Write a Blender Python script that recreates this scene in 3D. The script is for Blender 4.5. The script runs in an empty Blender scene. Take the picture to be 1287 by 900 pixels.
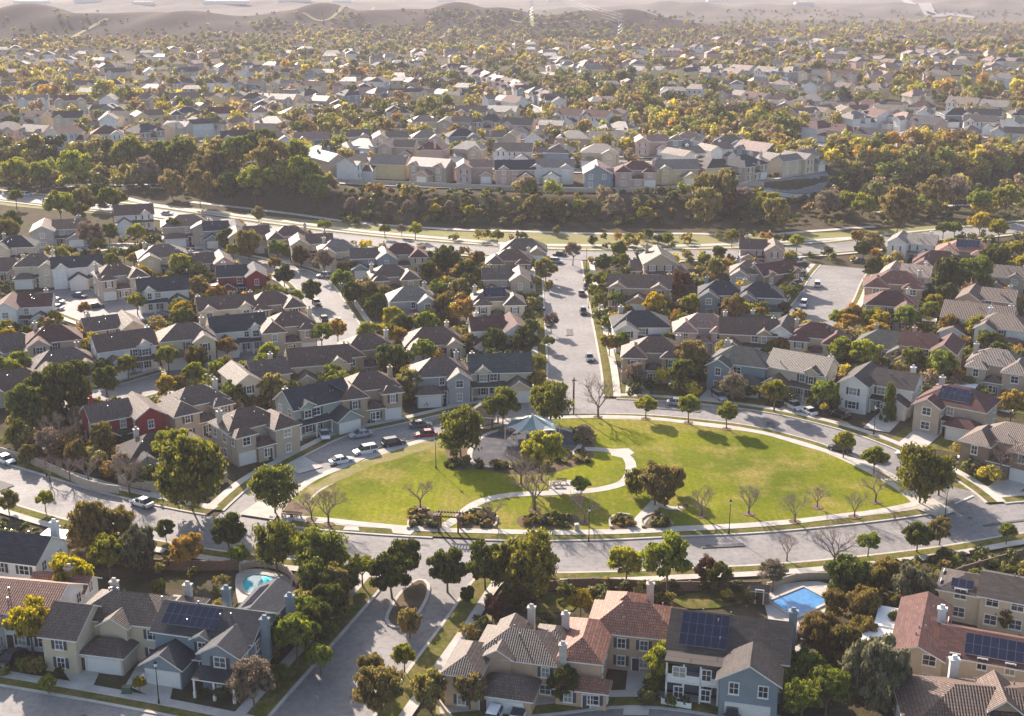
import bpy, math, random
import numpy as np
from mathutils import Vector, Matrix
R = math.radians
rnd = random.Random(7)
sc = bpy.context.scene
col = sc.collection
# ------------------------------------------------------------------ camera
CAMH, PITCH, F = 88.0, R(17.03), 1600.0
cp, sp = math.cos(PITCH), math.sin(PITCH)
cam = bpy.data.cameras.new('camera'); cam.lens = 36 * F / 1287; cam.sensor_width = 36
cam.clip_end = 60000; cam.clip_start = 0.5
co = bpy.data.objects.new('camera', cam); col.objects.link(co)
co.location = (0, 0, CAMH); co.rotation_euler = (math.pi / 2 - PITCH, 0, 0)
sc.camera = co

def ray(px, py):
    a = (px - 643.5) / F; b = -(py - 450) / F
    return (a, cp + b * sp, -sp + b * cp)
def scale_at(y, z=0):           # pixels of the photo per metre at forward distance y
    return F / (y * cp + (CAMH - z) * sp)

# ------------------------------------------------------------------ terrain
_bk = [(-300, 228), (0, 228), (150, 222), (300, 246), (380, 268), (450, 281), (640, 287), (860, 286), (960, 268), (1060, 246), (1287, 236), (1500, 236)]
_az, _yb = [], []
for px, py in _bk:
    d = ray(px, py); t = -CAMH / d[2]; _az.append(d[0] / d[1]); _yb.append(d[1] * t)
HILLS = [(-600, 1660, 250, 120, 34), (-900, 1560, 200, 130, 33), (-420, 1760, 130, 110, 13), (-110, 1850, 190, 130, 34), (150, 1800, 140, 120, 23), (-300, 1850, 90, 110, 16),
         (330, 2500, 300, 150, 22), (900, 2500, 260, 170, 20), (1250, 2700, 400, 200, 26), (-700, 2900, 500, 260, 22)]
def ss(t): t = np.clip(t, 0, 1); return t * t * (3 - 2 * t)
def terr(x, y):
    x = np.asarray(x, float); y = np.asarray(y, float)
    yy = np.maximum(y, 1.0)
    yb = np.interp(x / yy, _az, _yb)
    z = 8.0 * ss((y - yb) / 22.0)
    z = z + 10 * ss((y - 620) / 350.0) * ss((x - 0) / 260.0)
    far = ss((y - 1150) / 500)
    z = z * (1 - 0.85 * far)
    for hx, hy, sx, sy, h in HILLS:
        z = z + h * np.exp(-((x - hx) / sx) ** 2 - ((y - hy) / sy) ** 2) * (1 + .14 * np.sin(x * .03 + y * .012) + .08 * np.sin(x * .071 - y * .03))
    return z
_T = np.concatenate([np.arange(90, 1200, 2.5), np.arange(1200, 9000, 9.0)])
def G(px, py, dz=0.0):           # the point of the terrain that the photo shows at a pixel
    dx, dy, dzz = ray(px, py)
    if py >= 322 and dz < 12:
        t = (dz - CAMH) / dzz; return Vector((dx * t, dy * t, 0.0))
    T = terr(dx * _T, dy * _T) + dz; H = CAMH + dzz * _T; k = int(np.argmax(H < T))
    if k == 0: k = len(_T) - 1
    d0 = H[k - 1] - T[k - 1]; d1 = H[k] - T[k]; f = d0 / (d0 - d1) if d0 != d1 else 0
    t = _T[k - 1] + (_T[k] - _T[k - 1]) * min(1, max(0, f))
    return Vector((dx * t, dy * t, float(terr(dx * t, dy * t))))

# ------------------------------------------------------------------ materials
MATS = {}
def nmat(name):
    m = bpy.data.materials.new(name); m.use_nodes = True
    nt = m.node_tree; b = nt.nodes['Principled BSDF']
    return m, nt, b
def L(nt, a, b): nt.links.new(a, b)
def mixc(nt, fac, a, b, blend='MIX'):
    n = nt.nodes.new('ShaderNodeMix'); n.data_type = 'RGBA'; n.blend_type = blend
    for s, v in ((n.inputs[0], fac), (n.inputs[6], a), (n.inputs[7], b)):
        if hasattr(v, 'links'): L(nt, v, s)
        elif isinstance(v, (int, float)): s.default_value = v
        else: s.default_value = (*v, 1)
    return n.outputs[2]
def noise(nt, scale, detail=4, coord=None, rough=.6):
    n = nt.nodes.new('ShaderNodeTexNoise'); n.inputs['Scale'].default_value = scale
    n.inputs['Detail'].default_value = detail; n.inputs['Roughness'].default_value = rough
    if coord is not None: L(nt, coord, n.inputs['Vector'])
    return n.outputs['Fac']
def ramp(nt, fac, p0, p1):
    n = nt.nodes.new('ShaderNodeMapRange'); n.inputs[1].default_value = p0; n.inputs[2].default_value = p1
    L(nt, fac, n.inputs[0]); return n.outputs[0]
def pos(nt): return nt.nodes.new('ShaderNodeNewGeometry').outputs['Position']
def objc(nt): return nt.nodes.new('ShaderNodeTexCoord').outputs['Object']
def bump(nt, b, h, strength=.3, dist=.05):
    n = nt.nodes.new('ShaderNodeBump'); n.inputs['Strength'].default_value = strength; n.inputs['Distance'].default_value = dist
    L(nt, h, n.inputs['Height']); L(nt, n.outputs[0], b.inputs['Normal'])
def mth(nt, op, a, b=None):
    n = nt.nodes.new('ShaderNodeMath'); n.operation = op
    for s, v in ((n.inputs[0], a), (n.inputs[1], b)):
        if v is None: continue
        if hasattr(v, 'links'): L(nt, v, s)
        else: s.default_value = v
    return n.outputs[0]
def plain(name, c, rough=.7, metal=0, var=.12, scale=2.0, c2=None):
    if name in MATS: return MATS[name]
    m, nt, b = nmat(name)
    if var:
        f = noise(nt, scale, 5, objc(nt))
        o = mixc(nt, ramp(nt, f, .3, .7), [v * (1 - var) for v in c], c2 or [min(1, v * (1 + var)) for v in c])
        L(nt, o, b.inputs['Base Color'])
    else: b.inputs['Base Color'].default_value = (*c, 1)
    b.inputs['Roughness'].default_value = rough; b.inputs['Metallic'].default_value = metal
    MATS[name] = m; return m
def ground_mat(name, cols, s1, s2, bs=.4, rough=.95, lo=.35, hi=.65, bd=.1):
    m, nt, b = nmat(name); p = pos(nt)
    o = mixc(nt, ramp(nt, noise(nt, s1, 5, p), lo, hi), cols[0], cols[1])
    if len(cols) > 2: o = mixc(nt, ramp(nt, noise(nt, s1 * 2.7, 5, p), .5, .72), o, cols[2])
    f = noise(nt, s2, 6, p, .7)
    o = mixc(nt, ramp(nt, f, .3, .7), o, [.65, .65, .65], 'MULTIPLY') if 0 else mixc(nt, mth(nt, 'MULTIPLY', ramp(nt, f, .35, .75), .5), o, [v * .35 for v in cols[0]])
    L(nt, o, b.inputs['Base Color']); b.inputs['Roughness'].default_value = rough; b.inputs['Specular IOR Level'].default_value = .08
    if bs: bump(nt, b, f, bs, bd)
    MATS[name] = m; return m
def asphalt_mat():
    m, nt, b = nmat('asphalt'); p = pos(nt)
    o = mixc(nt, ramp(nt, noise(nt, .09, 6, p, .65), .3, .7), (.185, .17, .16), (.31, .285, .27))
    o = mixc(nt, mth(nt, 'MULTIPLY', ramp(nt, noise(nt, 1.1, 5, p), .45, .75), .55), o, (.09, .085, .085))
    # sealed cracks
    v = nt.nodes.new('ShaderNodeTexVoronoi'); v.feature = 'DISTANCE_TO_EDGE'; v.inputs['Scale'].default_value = .11
    wn = nt.nodes.new('ShaderNodeMix'); wn.data_type = 'VECTOR'; wn.inputs[0].default_value = .35
    nz = nt.nodes.new('ShaderNodeTexNoise'); nz.inputs['Scale'].default_value = .3; L(nt, p, nz.inputs['Vector'])
    ad = nt.nodes.new('ShaderNodeVectorMath'); ad.operation = 'MULTIPLY_ADD'; L(nt, nz.outputs['Color'], ad.inputs[0]); ad.inputs[1].default_value = (6, 6, 6); L(nt, p, ad.inputs[2])
    L(nt, ad.outputs[0], v.inputs['Vector'])
    o = mixc(nt, mth(nt, 'MULTIPLY', mth(nt, 'LESS_THAN', v.outputs['Distance'], .007), .3), o, (.07, .067, .067))
    L(nt, o, b.inputs['Base Color']); b.inputs['Roughness'].default_value = .82; b.inputs['Specular IOR Level'].default_value = .32
    bump(nt, b, noise(nt, 14, 4, p), .35, .02)
    MATS['asphalt'] = m; return m
def concrete_mat():
    m, nt, b = nmat('concrete'); p = pos(nt)
    o = mixc(nt, ramp(nt, noise(nt, .4, 6, p), .3, .7), (.40, .36, .315), (.56, .52, .46))
    o = mixc(nt, mth(nt, 'MULTIPLY', ramp(nt, noise(nt, 3, 5, p), .5, .8), .4), o, (.25, .22, .19))
    L(nt, o, b.inputs['Base Color']); b.inputs['Roughness'].default_value = .9; b.inputs['Specular IOR Level'].default_value = .3
    MATS['concrete'] = m; return m
def lawn_mat(name, g1, g2, dry, dryamt=.5, s=.05):
    m, nt, b = nmat(name); p = pos(nt)
    o = mixc(nt, ramp(nt, noise(nt, s, 5, p), .35, .65), g1, g2)
    o = mixc(nt, ramp(nt, noise(nt, s * 2.3, 6, p, .65), 1 - dryamt, 1.18 - dryamt), o, dry)
    n2 = noise(nt, 2.2, 6, p, .7)
    o = mixc(nt, mth(nt, 'MULTIPLY', ramp(nt, n2, .35, .7), .7), o, [v * .45 for v in g1])
    o = mixc(nt, mth(nt, 'MULTIPLY', ramp(nt, noise(nt, .5, 5, p, .7), .58, .8), .6), o, dry)
    w = nt.nodes.new('ShaderNodeTexWave'); w.inputs['Scale'].default_value = .22; w.inputs['Distortion'].default_value = 2.0; L(nt, p, w.inputs['Vector'])
    o = mixc(nt, mth(nt, 'MULTIPLY', w.outputs['Fac'], .12), o, [v * .6 for v in g1])
    L(nt, o, b.inputs['Base Color']); b.inputs['Roughness'].default_value = 1
    b.inputs['Specular IOR Level'].default_value = .04
    bump(nt, b, noise(nt, 9, 4, p, .8), .8, .06)
    MATS[name] = m; return m
asphalt_mat(); concrete_mat()
lawn_mat('park_lawn', (.125, .155, .007), (.31, .31, .014), (.40, .30, .09), .51, .035)
lawn_mat('strip_lawn', (.075, .10, .014), (.17, .185, .022), (.24, .18, .07), .6, .2)
ground_mat('mulch', [(.13, .085, .05), (.20, .14, .085), (.10, .09, .04)], .3, 2.5)
ground_mat('dryturf', [(.30, .235, .10), (.21, .215, .035), (.36, .28, .16)], .12, 2.0)
ground_mat('bark', [(.17, .11, .075), (.24, .17, .12)], .6, 4)
def terrain_mat():
    m, nt, b = nmat('terrain'); p = pos(nt)
    a = mixc(nt, ramp(nt, noise(nt, .05, 6, p, .7), .38, .62), (.085, .062, .038), (.065, .064, .024))
    a = mixc(nt, ramp(nt, noise(nt, .35, 6, p, .7), .45, .7), a, (.12, .10, .07))
    h = mixc(nt, ramp(nt, noise(nt, .006, 7, p, .62), .35, .65), (.028, .021, .016), (.075, .052, .036))  # hill ground; shade of the near slopes is put into this darker colour
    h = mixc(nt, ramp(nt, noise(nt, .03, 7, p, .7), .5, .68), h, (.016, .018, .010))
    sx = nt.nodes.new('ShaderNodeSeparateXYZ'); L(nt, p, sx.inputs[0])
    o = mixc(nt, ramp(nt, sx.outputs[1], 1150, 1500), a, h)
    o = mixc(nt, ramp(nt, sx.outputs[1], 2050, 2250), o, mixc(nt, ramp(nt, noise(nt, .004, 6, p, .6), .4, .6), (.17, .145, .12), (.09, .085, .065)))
    L(nt, o, b.inputs['Base Color']); b.inputs['Roughness'].default_value = 1; b.inputs['Specular IOR Level'].default_value = .03
    bump(nt, b, noise(nt, 1.2, 6, p, .7), .6, .3)
    MATS['terrain'] = m
terrain_mat()
ground_mat('bankshrub', [(.055, .065, .02), (.09, .085, .03), (.15, .085, .03)], .12, 1.2, 1.0, bd=.5)
ground_mat('drygrass', [(.30, .25, .11), (.22, .24, .07), (.36, .28, .15)], .06, 1.5)
ground_mat('rubber', [(.085, .088, .10), (.12, .12, .13), (.20, .18, .17)], .25, 3)
ground_mat('sandplay', [(.36, .31, .26), (.28, .24, .20)], .5, 3)
plain('white_trim', (.78, .76, .72), .5, var=.06)
plain('window_glass', (.03, .035, .045), .08, var=0)
_m = MATS['window_glass']; _nt = _m.node_tree; _b = _nt.nodes['Principled BSDF']; _oi = _nt.nodes.new('ShaderNodeObjectInfo')
_c = mixc(_nt, mth(_nt, 'GREATER_THAN', _oi.outputs['Random'], .72), (.03, .035, .045), (.30, .28, .25)); _c = mixc(_nt, mth(_nt, 'LESS_THAN', _oi.outputs['Random'], .22), _c, (.09, .10, .12)); L(_nt, _c, _b.inputs['Base Color'])
plain('chim_brick', (.52, .46, .40), .85)
plain('wood_brown', (.12, .06, .035), .8, var=.3, scale=6)
plain('fence_wood', (.18, .12, .08), .85, var=.3, scale=3)
plain('stucco_wall', (.45, .38, .30), .9, var=.15)
plain('metal_dark', (.03, .03, .032), .45, .6, var=0)
plain('metal_grey', (.35, .36, .37), .4, .8, var=0)
plain('lamp_glass', (.75, .74, .70), .3, var=0)
plain('tyre', (.02, .02, .02), .8, var=0); plain('rim', (.5, .5, .52), .3, .9, var=0)
plain('car_glass', (.015, .018, .022), .05, var=0)
plain('head_lens', (.8, .8, .8), .1, var=0); plain('tail_lens', (.4, .01, .01), .2, var=0)
plain('trunk_bark', (.13, .095, .07), .95, var=.35, scale=5)
plain('twig_bark', (.27, .205, .165), .95, var=.3, scale=5)
plain('garage_white', (.72, .70, .66), .6, var=.05)
plain('door_dark', (.07, .04, .03), .5)
plain('rock', (.34, .29, .24), .9, var=.3)

def roof_mat(name, c, kind='tile'):
    if name in MATS: return MATS[name]
    m, nt, b = nmat(name)
    uv = nt.nodes.new('ShaderNodeUVMap'); 
    s = nt.nodes.new('ShaderNodeSeparateXYZ'); L(nt, uv.outputs[0], s.inputs[0])
    br = nt.nodes.new('ShaderNodeTexBrick'); L(nt, uv.outputs[0], br.inputs['Vector'])
    br.inputs['Scale'].default_value = 1; br.inputs['Brick Width'].default_value = .34 if kind == 'tile' else .9
    br.inputs['Row Height'].default_value = .46 if kind == 'tile' else .36
    br.inputs['Mortar Size'].default_value = .045 if kind == 'tile' else .018
    br.inputs['Color1'].default_value = (*[v * .72 for v in c], 1)
    br.inputs['Color2'].default_value = (*[min(1, v * 1.28) for v in c], 1)
    br.inputs['Mortar'].default_value = (*[v * .28 for v in c], 1)
    o = mixc(nt, mth(nt, 'MULTIPLY', ramp(nt, noise(nt, .35, 5, uv.outputs[0]), .4, .7), .5), br.outputs['Color'], [v * .55 for v in c])
    o = mixc(nt, mth(nt, 'MULTIPLY', ramp(nt, noise(nt, 1.7, 5, uv.outputs[0]), .55, .8), .35), o, [min(1, v * 1.9 + .03) for v in c])
    L(nt, o, b.inputs['Base Color']); b.inputs['Roughness'].default_value = .62 if kind == 'tile' else .85; b.inputs['Specular IOR Level'].default_value = .35
    h = br.outputs['Fac']
    saw = mth(nt, 'FRACT', mth(nt, 'DIVIDE', s.outputs[1], .46 if kind == 'tile' else .36))
    hh = mth(nt, 'MULTIPLY', saw, -.7)
    if kind == 'tile':
        wv = mth(nt, 'SINE', mth(nt, 'MULTIPLY', s.outputs[0], 2 * math.pi / .34))
        hh = mth(nt, 'ADD', hh, mth(nt, 'MULTIPLY', wv, .6))
    bump(nt, b, hh, .85 if kind == 'tile' else .35, .07)
    MATS[name] = m; return m
def wall_mat(name, c, siding=False):
    if name in MATS: return MATS[name]
    m, nt, b = nmat(name); oc = objc(nt)
    o = mixc(nt, ramp(nt, noise(nt, .6, 6, oc), .3, .7), [v * .88 for v in c], [min(1, v * 1.06) for v in c])
    if siding:
        s = nt.nodes.new('ShaderNodeSeparateXYZ'); L(nt, oc, s.inputs[0])
        fr = mth(nt, 'FRACT', mth(nt, 'DIVIDE', s.outputs[2], .22))
        o = mixc(nt, mth(nt, 'MULTIPLY', mth(nt, 'LESS_THAN', fr, .14), .5), o, [v * .45 for v in c])
        bump(nt, b, fr, .5, .03)
    else: bump(nt, b, noise(nt, 18, 3, oc), .25, .02)
    L(nt, o, b.inputs['Base Color']); b.inputs['Roughness'].default_value = .85
    MATS[name] = m; return m
WALLS = {'cream': (.60, .50, .36), 'beige': (.47, .38, .29), 'white': (.78, .76, .73), 'grey': (.36, .36, .36), 'bluegrey': (.235, .285, .32),
         'tan': (.42, .31, .21), 'peach': (.56, .37, .24), 'red': (.26, .03, .03), 'brown': (.26, .18, .13), 'sage': (.30, .36, .34), 'pink': (.52, .37, .31), 'yellow': (.66, .52, .28)}
ROOFS = {'brown': (0.161, 0.096, 0.069), 'greybrown': (0.165, 0.119, 0.093), 'slate': (0.046, 0.048, 0.056), 'terracotta': (0.373, 0.162, 0.103), 'rose': (0.373, 0.228, 0.179),
         'charcoal': (0.068, 0.055, 0.048), 'redbrown': (0.121, 0.052, 0.042), 'lightgrey': (0.266, 0.222, 0.187), 'greenish': (0.081, 0.085, 0.077), 'tan': (0.242, 0.174, 0.125)}
ROOF_WORD = {'greybrown': 'grey-brown', 'redbrown': 'red-brown', 'lightgrey': 'light grey', 'greenish': 'grey-green'}
WALL_WORD = {'bluegrey': 'blue-grey', 'sage': 'grey-green'}
for k, c in WALLS.items():
    wall_mat('wall_' + k, c, k in ('bluegrey', 'red', 'white', 'sage', 'grey'))
for k, c in ROOFS.items(): roof_mat('roof_' + k, c, 'tile' if k in ('terracotta', 'rose', 'greybrown', 'brown', 'lightgrey', 'tan') else 'shingle')
def solar_mat():
    m, nt, b = nmat('solar'); uv = nt.nodes.new('ShaderNodeUVMap')
    br = nt.nodes.new('ShaderNodeTexBrick'); L(nt, uv.outputs[0], br.inputs['Vector']); br.offset = 0
    br.inputs['Scale'].default_value = 1; br.inputs['Brick Width'].default_value = 1.0; br.inputs['Row Height'].default_value = 1.65
    br.inputs['Mortar Size'].default_value = .02; br.inputs['Color1'].default_value = (.012, .015, .035, 1); br.inputs['Color2'].default_value = (.018, .022, .05, 1); br.inputs['Mortar'].default_value = (.16, .17, .2, 1)
    L(nt, br.outputs['Color'], b.inputs['Base Color']); b.inputs['Roughness'].default_value = .12
    MATS['solar'] = m
solar_mat()
def water_mat(name, c):
    m, nt, b = nmat(name); p = pos(nt)
    v = nt.nodes.new('ShaderNodeTexVoronoi'); v.inputs['Scale'].default_value = 1.2; L(nt, p, v.inputs['Vector'])
    o = mixc(nt, ramp(nt, v.outputs['Distance'], .1, .8), c, [min(1, x * 1.35) for x in c])
    L(nt, o, b.inputs['Base Color']); b.inputs['Roughness'].default_value = .06
    bump(nt, b, noise(nt, 2.5, 3, p), .15, .05); MATS[name] = m
water_mat('pool_turquoise', (.05, .50, .56)); water_mat('pool_blue', (.06, .20, .40))
def leaf_mat(name, c1, c2, c3, transl=.35, attr=False):
    m = bpy.data.materials.new(name); m.use_nodes = True; nt = m.node_tree; nt.nodes.clear()
    out = nt.nodes.new('ShaderNodeOutputMaterial'); g = nt.nodes.new('ShaderNodeNewGeometry')
    rp = g.outputs['Random Per Island']
    if attr:
        a = nt.nodes.new('ShaderNodeAttribute'); a.attribute_name = 'tint'; base = a.outputs['Color']
        hs = nt.nodes.new('ShaderNodeHueSaturation'); L(nt, base, hs.inputs['Color'])
        L(nt, ramp_out(nt, rp, .65, 1.4), hs.inputs['Value']); c = hs.outputs[0]
    else:
        c = mixc(nt, ramp(nt, rp, 0, .7), c1, c2)
        c = mixc(nt, ramp(nt, noise(nt, 5.5, 2, objc(nt)), .56, .66), c, c3); c = mixc(nt, ramp(nt, noise(nt, 3.7, 2, objc(nt), .5), .47, .38), c, [v * .45 for v in c1])  # clump mottling, with crown highlights and dark depth painted into the leaf colour
        oi = nt.nodes.new('ShaderNodeObjectInfo'); hs = nt.nodes.new('ShaderNodeHueSaturation'); L(nt, c, hs.inputs['Color'])
        L(nt, ramp_out(nt, oi.outputs['Random'], .485, .515), hs.inputs['Hue'])
        wr = nt.nodes.new('ShaderNodeTexWhiteNoise'); wr.noise_dimensions = '1D'; L(nt, oi.outputs['Random'], wr.inputs['W'])
        L(nt, ramp_out(nt, wr.outputs['Value'], .75, 1.25), hs.inputs['Value']); c = hs.outputs[0]
    d = nt.nodes.new('ShaderNodeBsdfPrincipled'); L(nt, c, d.inputs['Base Color']); d.inputs['Roughness'].default_value = .6; d.inputs['Specular IOR Level'].default_value = .18
    t = nt.nodes.new('ShaderNodeBsdfTranslucent'); hs2 = nt.nodes.new('ShaderNodeHueSaturation'); hs2.inputs['Value'].default_value = 1.5; hs2.inputs['Saturation'].default_value = 1.1
    L(nt, c, hs2.inputs['Color']); L(nt, hs2.outputs[0], t.inputs['Color'])
    mx = nt.nodes.new('ShaderNodeMixShader'); mx.inputs[0].default_value = transl * .9
    L(nt, d.outputs[0], mx.inputs[1]); L(nt, t.outputs[0], mx.inputs[2]); L(nt, mx.outputs[0], out.inputs[0])
    MATS[name] = m
def ramp_out(nt, fac, a, b):
    n = nt.nodes.new('ShaderNodeMapRange'); n.inputs[3].default_value = a; n.inputs[4].default_value = b; L(nt, fac, n.inputs[0]); return n.outputs[0]
leaf_mat('leaf_green', (0.124, 0.149, 0.021), (0.204, 0.222, 0.033), (0.350, 0.323, 0.058), .42)
leaf_mat('leaf_dark', (0.066, 0.081, 0.016), (0.116, 0.135, 0.025), (0.233, 0.203, 0.034), .35)
leaf_mat('leaf_willow', (0.122, 0.135, 0.022), (0.199, 0.195, 0.031), (0.299, 0.260, 0.055), .45)
leaf_mat('leaf_yellow', (0.277, 0.230, 0.023), (0.437, 0.338, 0.034), (0.582, 0.432, 0.046), .45)
leaf_mat('leaf_lime', (0.190, 0.203, 0.025), (0.306, 0.297, 0.037), (0.437, 0.378, 0.058), .45)
leaf_mat('leaf_orange', (.33, .20, .045), (.42, .27, .06), (.30, .25, .06), .4)
leaf_mat('leaf_rust', (.14, .115, .035), (.24, .17, .05), (.16, .16, .04), .38)
leaf_mat('leaf_red', (.10, .045, .03), (.16, .07, .04), (.12, .09, .04), .3)
leaf_mat('leaf_olive', (0.190, 0.162, 0.053), (0.277, 0.222, 0.069), (0.350, 0.270, 0.103), .4)
leaf_mat('leaf_grey', (0.124, 0.128, 0.069), (0.190, 0.182, 0.098), (0.248, 0.216, 0.127), .3)
leaf_mat('leaf_brown', (.23, .175, .12), (.30, .235, .16), (.34, .28, .19), .3)
leaf_mat('leaf_mass', None, None, None, .35, True)

# ------------------------------------------------------------------ mesh helpers
class MB:
    def __init__(s): s.v = []; s.f = []; s.m = []; s.uv = {}
    def quad(s, pts, mi=0, uv=None):
        i = len(s.v); s.v += [tuple(p) for p in pts]; s.f.append(tuple(range(i, i + len(pts)))); s.m.append(mi)
        if uv: s.uv[len(s.f) - 1] = uv
    def box(s, x0, x1, y0, y1, z0, z1, mi=0, M=None, top=None):
        tx = top or 0
        p = [(x0, y0, z0), (x1, y0, z0), (x1, y1, z0), (x0, y1, z0), (x0 + tx, y0 + tx, z1), (x1 - tx, y0 + tx, z1), (x1 - tx, y1 - tx, z1), (x0 + tx, y1 - tx, z1)]
        if M is not None: p = [tuple(M @ Vector(q)) for q in p]
        i = len(s.v); s.v += p
        for f in ((0, 3, 2, 1), (4, 5, 6, 7), (0, 1, 5, 4), (1, 2, 6, 5), (2, 3, 7, 6), (3, 0, 4, 7)):
            s.f.append(tuple(i + k for k in f)); s.m.append(mi)
    def tube(s, a, b, r0, r1, n=6, mi=0, cap=True):
        a = Vector(a); b = Vector(b); d = (b - a)
        if d.length < 1e-6: return
        d.normalize(); u = d.orthogonal().normalized(); w = d.cross(u); i = len(s.v)
        for c, r in ((a, r0), (b, r1)):
            for k in range(n):
                t = 2 * math.pi * k / n; s.v.append(tuple(c + u * math.cos(t) * r + w * math.sin(t) * r))
        for k in range(n):
            k2 = (k + 1) % n; s.f.append((i + k, i + k2, i + n + k2, i + n + k)); s.m.append(mi)
        if cap:
            s.f.append(tuple(i + n + k for k in range(n))); s.m.append(mi)
            s.f.append(tuple(i + n - 1 - k for k in range(n))); s.m.append(mi)
    def lathe(s, prof, n=12, mi=0, c=(0, 0, 0)):
        i = len(s.v)
        for r, z in prof:
            for k in range(n):
                t = 2 * math.pi * k / n; s.v.append((c[0] + r * math.cos(t), c[1] + r * math.sin(t), c[2] + z))
        for j in range(len(prof) - 1):
            for k in range(n):
                k2 = (k + 1) % n; s.f.append((i + j * n + k, i + j * n + k2, i + (j + 1) * n + k2, i + (j + 1) * n + k)); s.m.append(mi)
    def mesh(s, name, mats, smooth=False):
        me = bpy.data.meshes.new(name); me.from_pydata(s.v, [], s.f)
        for m in (mats if isinstance(mats, (list, tuple)) else [mats]): me.materials.append(MATS[m] if isinstance(m, str) else m)
        me.polygons.foreach_set('material_index', s.m)
        if s.uv:
            ul = me.uv_layers.new(name='UVMap')
            for fi, uv in s.uv.items():
                for li, q in zip(me.polygons[fi].loop_indices, uv): ul.data[li].uv = q
        if smooth: me.polygons.foreach_set('use_smooth', [True] * len(s.f))
        me.update(); return me
    def build(s, name, mats, parent=None, smooth=False, loc=None):
        return link(name, s.mesh(name, mats, smooth), parent, loc)
def link(name, data, parent=None, loc=None):
    o = bpy.data.objects.new(name, data); col.objects.link(o)
    if parent: o.parent = parent
    if loc is not None: o.location = loc
    return o
def tag(o, label=None, cat=None, group=None, kind=None):
    if label: o['label'] = label
    if cat: o['category'] = cat
    if group: o['group'] = group
    if kind: o['kind'] = kind
    return o
def empty(name, loc=(0, 0, 0), rz=0, sc_=1):
    o = bpy.data.objects.new(name, None); col.objects.link(o); o.location = loc; o.rotation_euler = (0, 0, rz)
    o.scale = (sc_,) * 3 if not isinstance(sc_, tuple) else sc_; o.empty_display_size = .3
    return o
KIDS = {}
def note(o):
    return [c for c in o.children]
def copy_tree(o, parent=None):
    c = o.copy(); col.objects.link(c); c.parent = parent
    for ch in TREE.get(o.name, []): copy_tree(ch, c)
    return c
TREE = {}
def snapshot(o):
    TREE[o.name] = list(o.children)
    for c in o.children: snapshot(c)
ORD = ['', 'first', 'second', 'third', 'fourth', 'fifth', 'sixth', 'seventh', 'eighth', 'ninth', 'tenth', 'eleventh', 'twelfth', 'thirteenth', 'fourteenth', 'fifteenth', 'sixteenth', 'seventeenth', 'eighteenth', 'nineteenth', 'twentieth']
def ordw(i):
    if i <= 20: return ORD[i]
    t = {2: 'twenty', 3: 'thirty', 4: 'forty'}[i // 10]; 
    return t + '-' + ORD[i % 10] if i % 10 else {3: 'thirtieth', 4: 'fortieth'}[i // 10]
ROWS = {}
def row(o, desc, phrase, px): ROWS.setdefault((desc, phrase), []).append((px, o))
def finish_rows():
    for (desc, phrase), L_ in ROWS.items():
        L_.sort(key=lambda t: t[0]); n = len(L_)
        for i, (px, o) in enumerate(L_):
            w = '' if n == 1 else ('leftmost ' if i == 0 else 'rightmost ' if i == n - 1 else ordw(i + 1) + ' from left ')
            o['label'] = (f'{desc}, {w}{phrase}' if w else f'{desc} {phrase}').replace('  ', ' ')

# ------------------------------------------------------------------ ground sheet
def build_terrain():
    ys = np.concatenate([np.array([-200, -50, 60]), np.linspace(100, 420, 30), np.linspace(425, 640, 80), np.linspace(650, 1500, 90), np.linspace(1515, 3200, 110), np.geomspace(3300, 40000, 24)])
    us = np.linspace(-1, 1, 241); us = np.sign(us) * (np.abs(us) * .62 + .38 * np.abs(us) ** 4)
    V = []
    for y in ys:
        x = us * (max(y, 100) * .95 + 220); z = terr(x, np.full_like(x, y)); V.append(np.stack([x, np.full_like(x, y), z - .02], 1))
    V = np.concatenate(V); nx = len(us); ny = len(ys)
    i = (np.arange(ny - 1)[:, None] * nx + np.arange(nx - 1)[None]).ravel()
    Fc = np.stack([i, i + 1, i + nx + 1, i + nx], 1)
    me = bpy.data.meshes.new('ground'); me.from_pydata(V.tolist(), [], Fc.tolist()); me.materials.append(MATS['terrain'])
    me.polygons.foreach_set('use_smooth', [True] * len(Fc)); me.update()
    tag(link('ground', me), kind='structure')
build_terrain()

# ------------------------------------------------------------------ ribbons (roads, kerbs, pavements)
def spline(pts, step=2.0, closed=False):
    P = [Vector((p[0], p[1])) for p in pts]; out = []
    n = len(P); rng = range(n if closed else n - 1)
    for i in rng:
        if closed: a, b, c, d = P[(i - 1) % n], P[i], P[(i + 1) % n], P[(i + 2) % n]
        else: a, b, c, d = P[max(i - 1, 0)], P[i], P[i + 1], P[min(i + 2, n - 1)]
        k = max(2, int((c - b).length / step))
        for j in range(k):
            t = j / k
            out.append(.5 * ((2 * b) + (c - a) * t + (2 * a - 5 * b + 4 * c - d) * t * t + (3 * b - a - 3 * c + d) * t ** 3))
    if not closed: out.append(P[-1])
    return out
def norms(P, closed=False):
    N = []; n = len(P)
    for i in range(n):
        a = P[(i - 1) % n] if closed else P[max(i - 1, 0)]; b = P[(i + 1) % n] if closed else P[min(i + 1, n - 1)]
        d = (b - a).normalized(); N.append(Vector((-d.y, d.x)))
    return N
ROADS = []   # (points, halfwidth)
def in_road(x, y, skip=None, pad=0):
    for r in ROADS:
        if r is skip: continue
        A, hw, bb = r
        if x < bb[0] - hw or x > bb[1] + hw or y < bb[2] - hw or y > bb[3] + hw: continue
        if np.min((A[:, 0] - x) ** 2 + (A[:, 1] - y) ** 2) < (hw + pad) ** 2: return True
    return False
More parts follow.
